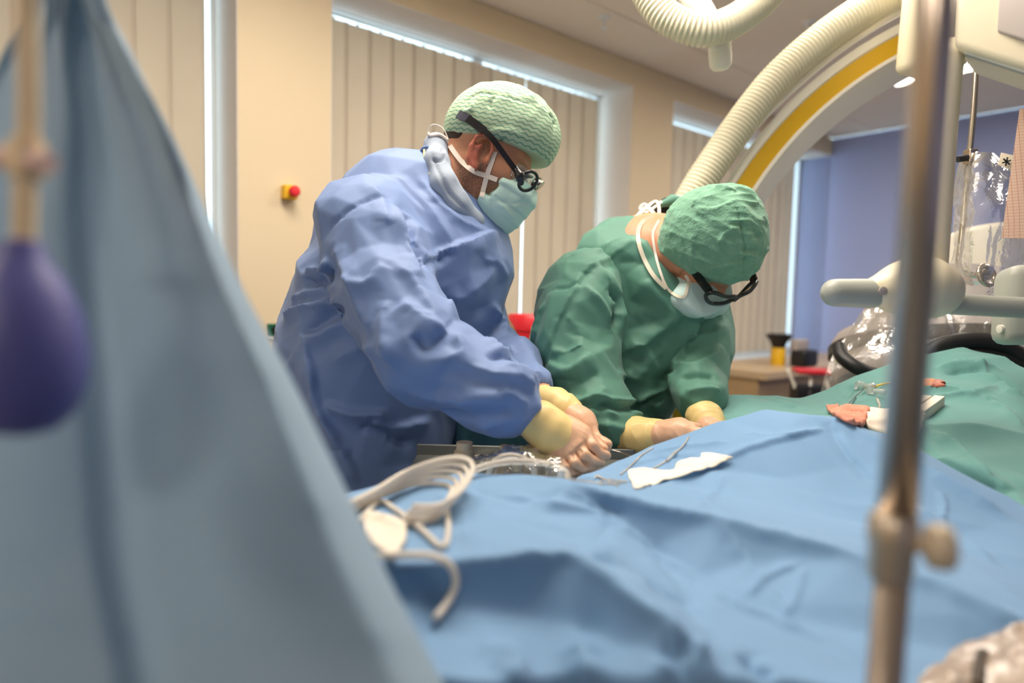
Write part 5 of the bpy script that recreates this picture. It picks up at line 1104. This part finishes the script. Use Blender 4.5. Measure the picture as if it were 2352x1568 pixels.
crumple_sheet('gauze_pad', [(1992, 940), (2030, 945), (2060, 942), (2090, 950), (2118, 960), (2115, 985), (2090, 1003), (2050, 1000), (2015, 988), (1988, 975)], lambda x, y: DD(x, y)-.012, M_gauze, 'cream folded gauze pad lying behind the steel pole', 'gauze', .008, .010, None, 7., 40)
def stick(name, a, b, w, t, label):
    a, b = np.asarray(a), np.asarray(b); ax = b-a; L = np.linalg.norm(ax); ax /= L; s_ = np.cross(ax, UP); s_ /= np.linalg.norm(s_); u_ = np.cross(s_, ax); M = Matrix(((ax[0], s_[0], u_[0]), (ax[1], s_[1], u_[1]), (ax[2], s_[2], u_[2])))
    mb = MB()
    for k in range(3): mb.box((a+b)/2+u_*(k-1)*t*.68+s_*(k-1)*.0006, (L/2-.0006*k, w/2, t*.31), M, t*.1)
    o = mb.build(name, M_gauze, None, True); tag(o, label, 'gauze'); return o
stick('gauze_roll', DP(2112, 962, .008), DP(2158, 928, .008), .018, .010, 'folded gauze strip pointing right on the teal drape'); stick('gauze_roll', DP(2085, 955, .010), DP(2130, 925, .008), .016, .008, 'shorter folded gauze strip half behind the steel pole')
# catheter hub with side tap
M_hub = plastic_mat('clear_hub', (.93, .95, .95), .08, .30, .3, 80., (232, 232, 228))
ch = empty('catheter_hub', DP(2000, 905)); tag(ch, 'clear catheter hub with stopcock lying on the teal drape', 'catheter')
MB().lathe([(.009, 0), (.011, .004), (.0105, .016), (.007, .018), (.006, .03)], DP(1966, 897, .012), CR*.8-CU*.2, 14).build('hub_cap', M_hub, ch, True); MB().lathe([(.006, 0), (.008, .004), (.008, .02), (.005, .024)], DP(1986, 902, .010), CR*.9+CU*.2, 14).build('luer_body', M_hub, ch, True); MB().lathe([(.006, -.010), (.009, -.008), (.009, .010), (.006, .012)], DP(2000, 907, .012), CU, 14).build('stopcock', M_hub, ch, True)
MB().lathe([(.006, 0), (.0065, .02), (.004, .024)], DP(2009, 912, .012), CR*.5-CF, 12).build('side_arm', M_hub, ch, True); tube('side_tube', [DP(2014, 922, .006), DP(2020, 935, .005), DP(2018, 948, .005)], .0026, M_tube, ch, 10)
tube('guide_wire', [DP(1983, 902, .008), DP(1965, 914, .004), DP(1945, 935, .003)], .0012, M_dark, ch, 8); tube('yellow_sheath', [DP(2005, 900, .010), DP(2025, 889, .006), DP(2060, 880, .004)], .0022, M_yel, ch, 10)
# ---- tubing loops at the front
def bundle(name, base, n, spread, r_, m, label):
    rt = empty(name, base[0]); tag(rt, label, 'tubing')
    for k in range(n):
        o = (k-(n-1)/2); pts = [np.asarray(p)+UP*o*spread*w_+CR*o*spread*.8*w_ for p, w_ in zip(base, np.interp(np.arange(len(base)), [0, (len(base)-1)*.45, len(base)-1], [.7, 1.4, 1.1]))]; tube('tube', pts, r_, m, rt, 10)
    return rt
M_wtube = mat('tubing_milky', (250, 242, 230), .3, var=.02, trans=.3)
bundle('tubing_coil', [DP(770, 1200, .010), P(840, 1148, DD(840, 1160)-.03), P(905, 1110, .80), P(965, 1088, .81), P(1020, 1080, .81), P(1056, 1088, .80), P(1060, 1115, .77), P(1030, 1160, DD(1030, 1160)-.03), P(985, 1188, DD(985, 1188)-.02), DP(925, 1212, .010)], 5, .0058, .0030, M_wtube, 'coil of milky tubes arching over the blue drape at left')
tube('tubing_loop', [P(1070, 1100, .84), P(1085, 1082, .85), P(1120, 1068, .86), P(1170, 1060, .87), P(1230, 1061, .87), P(1275, 1070, .87), P(1300, 1085, .86), P(1305, 1105, .85)], .0042, M_tube, None, 12); tag(bpy.data.objects['tubing_loop'], 'clear tube arching low along the ridge of the blue drape', 'tubing')
o_ = tube('tubing_loop', [P(1122, 1100, .95), P(1128, 1070, .95), P(1150, 1050, .95), P(1180, 1046, .95), P(1208, 1056, .95), P(1224, 1075, .95), P(1228, 1100, .95)], .0040, M_tube, None, 12); tag(o_, 'clear tube standing in a round arch before the glass tray', 'tubing')
def laid(name, pts, r_, m, label, lift=None):
    p_ = catmull(np.array(pts, float), 6); o = tube(name, [DP(x, y, lift or r_*1.3) for x, y in p_], r_, m, None, 10, 2); tag(o, label, 'tubing'); return o
laid('tubing_loop', [(825, 1205), (870, 1160), (905, 1175), (945, 1205), (980, 1235), (1010, 1262), (1025, 1255), (1030, 1215), (1028, 1160), (1050, 1115)], .0030, M_wtube, 'thin milky tube looping down over the front of the blue drape')
laid('tubing_loop', [(840, 1298), (960, 1294), (1010, 1302), (1038, 1325), (1046, 1362), (1030, 1400), (1000, 1440)], .0034, M_wtube, 'milky tube bending down across the dark fold of the drape', .008)
laid('tubing_loop', [(830, 1152), (900, 1135), (960, 1110), (1000, 1100)], .0026, M_wtube, 'thin straight tube under the coil of milky tubes')
laid('infusion_line', [(1312, 1104), (1340, 1106), (1380, 1112)], .0012, M_tube, 'fine clear line lying behind the ridge of the blue drape')
laid('infusion_line', [(1366, 1100), (1372, 1094), (1385, 1105), (1376, 1112), (1400, 1113), (1440, 1108), (1400, 1104), (1372, 1096), (1420, 1118)], .0012, M_tube, 'tangle of fine clear line beside the gauze sheet')
laid('infusion_line', [(1425, 1092), (1450, 1070), (1475, 1046), (1500, 1030)], .0013, M_tube, 'fine clear line climbing the drape towards the gloved hand')
o_ = laid('infusion_line', [(1500, 1078), (1530, 1060), (1555, 1038), (1572, 1022), (1582, 1004)], .0013, M_tube, 'fine clear line with a connector on the blue slope')
MB().tube([DP(1532, 1062, .003), DP(1553, 1040, .003)], .0026, 10).build('connector', M_hub, o_, True)
o_ = tube('guide_wire', [P(1388, 1030, 1.12), P(1410, 1034, 1.12), P(1430, 1040, 1.11), P(1450, 1048, 1.08)], .0009, M_steel, None, 8); tag(o_, "thin steel guide wire held in the blue surgeon's fingers", 'wire')
MB().lathe([(.004, 0), (.0055, .004), (.005, .012), (.002, .016)], P(1290, 1100, .86), CU, 12).build('line_clip', M_white); tag(bpy.data.objects['line_clip'], 'tiny white clip at the end of the low clear tube', 'clip')
crumple_sheet('gauze_pad', [(835, 1200), (862, 1190), (890, 1200), (925, 1205), (932, 1240), (922, 1262), (900, 1290), (880, 1270), (850, 1240)], lambda x, y: DD(x, y)-.008, M_gauze, 'crumpled white gauze under the milky tube coil at left', 'gauze', .010, .006, None, 3., 30)
# ---- covered tray with instruments, under clear film
tr = empty('instrument_tray', P(1180, 1070, 1.08)); tag(tr, 'instrument tray under crumpled clear film beside the gloved hands', 'tray')
c0 = P(1210, 1075, 1.16); c0[2] = .985
MB().box(c0, (.21, .10, .006), None, .004).box(c0+np.array([0, .10, .012]), (.21, .004, .014), None, .002).box(c0+np.array([0, -.10, .012]), (.21, .004, .014), None, .002).build('tray_body', mat('tray_grey', (120, 122, 118), .4, .3), tr)
for x, y, w in ((1066, 1062, .017), (1160, 1070, .012), (1225, 1072, .02)):
    p = P(x, y, 1.10); MB().lathe([(w, -.05), (w, .02), (w*.8, .022), (w*.8, .035), (w*.3, .036)], p, (0, 0, 1), 20).build('vial', mat('vial_beige', (196, 178, 150), .4, var=.03), tr, True)
film('plastic_wrap', [[(1020, 1105, 1.06), (1045, 1048, 1.08), (1080, 1042, 1.15), (1090, 1060, 1.26)], [(1110, 1105, 1.04), (1120, 1046, 1.06), (1130, 1040, 1.14), (1140, 1058, 1.26)], [(1200, 1108, 1.03), (1180, 1030, 1.06), (1190, 1024, 1.14), (1200, 1045, 1.26)], [(1320, 1105, 1.02), (1290, 1050, 1.05), (1280, 1045, 1.14), (1290, 1050, 1.26)]], 10, 12, tr, .012, 22, 6., plastic_mat('tray_film', (.9, .92, .9), .10, .12, 1.0, 40., (190, 186, 176)))
# ---- clear plastic bag at the lower right corner
rb = empty('drainage_bag', P(2300, 1560, .58)); tag(rb, 'clear plastic fluid bag at the lower right corner', 'bag')
def bagrow(pts, l0, l1): return [(x, y, DD(min(x, 2350), min(y, 1566), .6)-l) for (x, y), l in zip(pts, np.linspace(l0, l1, len(pts)))]
film('bag_film', [bagrow([(2095, 1575), (2160, 1505), (2230, 1468), (2330, 1420), (2440, 1380)], .006, .006), bagrow([(2120, 1620), (2190, 1560), (2260, 1525), (2350, 1490), (2460, 1450)], .022, .03), bagrow([(2150, 1700), (2220, 1640), (2290, 1600), (2370, 1570), (2460, 1530)], .03, .04)], 14, 14, rb, .007, 24, 2.5, plastic_mat('bag_film', (.88, .80, .70), .35, .5, .25, 30., (206, 168, 130), .2))
tube('bag_port', [P(2244, 1575, DD(2244, 1560)-.02), P(2250, 1535, DD(2250, 1535)-.02), P(2258, 1500, DD(2258, 1500)-.016)], .005, mat('port_dark', (70, 58, 46), .5), rb, 12)

# ================================================================== BACK OF THE ROOM
cb = empty('counter', RM(4.2*RS, 1.9*RS, 0)); tag(cb, 'beige worktop counter below the window beside the blue wall', 'counter')
ct = P(1720, 838, 3.9); zt = ct[2]; a0, b0 = RM(0, 0, 0), None
s_a, s_b = 2.95*RS, SB-.01; o_a, o_b = OF-.55, OF-.04
M_ctop = mat('worktop_beige', (196, 172, 140), .4, var=.04); M_cab = mat('cabinet_beige', (232, 206, 160), .5, var=.02); M_cdark = mat('recess_brown', (110, 92, 76), .6)
MB().rbox(s_a, s_b, o_a, o_b, zt-.045, zt, .006).build('worktop', M_ctop, cb); MB().rbox(s_a+.02, s_b, o_a+.05, o_b, .10, zt-.19, .004).build('cabinet', M_cab, cb); MB().rbox(s_a+.02, s_b, o_a+.06, o_b, zt-.19, zt-.045, .003).build('drawer_front', mat('drawer_tan', (176, 148, 110), .5), cb)
MB().rbox(s_a+.1, s_b, o_a+.12, o_b, 0, .10).build('plinth', M_cdark, cb)
def on_top(px, py, z):
    v = P(px, py, 1)-CP; return CP+v*((z-H)/v[2])
bt = empty('sharps_bottle', P(1787, 830, 3.95)); tag(bt, 'yellow bottle with a flared black top on the counter', 'bottle'); pb_ = P(1786, 836, 3.95); pb_[2] = zt
MB().lathe([(.040, 0), (.042, .006), (.042, .095), (.036, .105)], pb_, UP, 24).build('bottle_body', M_yel, bt, True); MB().lathe([(.036, .105), (.040, .115), (.050, .14), (.072, .17), (.076, .185), (.05, .19)], pb_, UP, 24).build('flared_lid', M_black, bt, True)
bx = empty('grey_device', P(1832, 830, 3.9)); tag(bx, 'small black device with a grey screen back on the counter by the blue wall', 'device'); p_ = P(1846, 838, 3.9); p_[2] = zt
MB().box(p_+UP*.05, (.085, .05, .05), RROT, .02).build('device_base', M_black, bx, True); MB().box(p_+UP*.115+NN*.03, (.075, .02, .045), RROT, .01).build('device_screen', M_panel, bx, True)
# stool with red seat
st_ = empty('red_stool', P(1865, 860, 3.3)); tag(st_, 'red topped wire stand in front of the counter', 'stand'); p_ = P(1866, 852, 3.3)
MB().box(p_, (.085, .06, .012), Matrix.Rotation(-.15, 3, 'Z'), .008).build('red_top', M_red, st_, True)
lg = [P(1808, 848, 3.3), P(1823, 880, 3.3), P(1828, 892, 3.3)]; tube('wire_leg', lg, .008, M_creamw, st_, 10, 4); tube('wire_leg', [P(1862, 862, 3.3), P(1862, 880, 3.28), P(1858, 895, 3.28)], .008, M_creamw, st_, 10, 4); tube('wire_shelf', [P(1822, 888, 3.3), P(1850, 893, 3.3), P(1890, 900, 3.3)], .008, M_creamw, st_, 10, 4); tube('wire_leg', [P(1895, 862, 3.3), P(1900, 885, 3.28), P(1905, 905, 3.28)], .008, M_creamw, st_, 10, 4)
MB().tube([P(1858, 895, 3.28), np.array([*P(1858, 895, 3.28)[:2], 0.])], .012, 12).box(np.array([*P(1858, 895, 3.28)[:2], .01]), (.14, .14, .01), None, .006).build('stand_foot', M_creamw, st_, True)
MB().box(P(1855, 905, 3.32), (.075, .05, .05), None, .01).build('dark_basket', M_black, st_, True)
# red bin between the surgeons, yellow bin beyond the green gown
rbn = empty('red_bin', P(1215, 760, 2.4)); p_ = P(1230, 722, 2.35); rbn.location = Vector((p_[0], p_[1], 0)); rbn.matrix_world = Matrix.Translation(rbn.location); tag(rbn, 'bright red bin standing between the two surgeons', 'bin')
MB().lathe([(.085, 0), (.09, .02), (.10, p_[2]-.06), (.10, p_[2]-.05)], (p_[0], p_[1], 0), UP, 28).build('bin_body', M_red, rbn, True); MB().lathe([(.104, p_[2]-.055), (.104, p_[2]-.015), (.094, p_[2]), (.02, p_[2]+.002)], (p_[0], p_[1], 0), UP, 28).build('bin_lid', M_red, rbn, True)
p_ = P(1548, 885, 2.3); yb = empty('yellow_bin', (p_[0], p_[1], 0)); tag(yb, "yellow bin with a green mark seen under the green surgeon's arm", 'bin')
MB().box((p_[0]+.03, p_[1], p_[2]/2), (.045, .05, p_[2]/2), RROT, .01).build('bin_body', M_yel, yb, True); MB().box((p_[0]-.03, p_[1], p_[2]/2), (.03, .05, p_[2]/2), RROT, .01).build('bin_side', M_cream, yb, True)
MB().box(P(1536, 925, 2.24), (.012, .002, .018), Matrix.Rotation(.5, 3, 'Y'), .001).build('green_mark', M_green, yb)
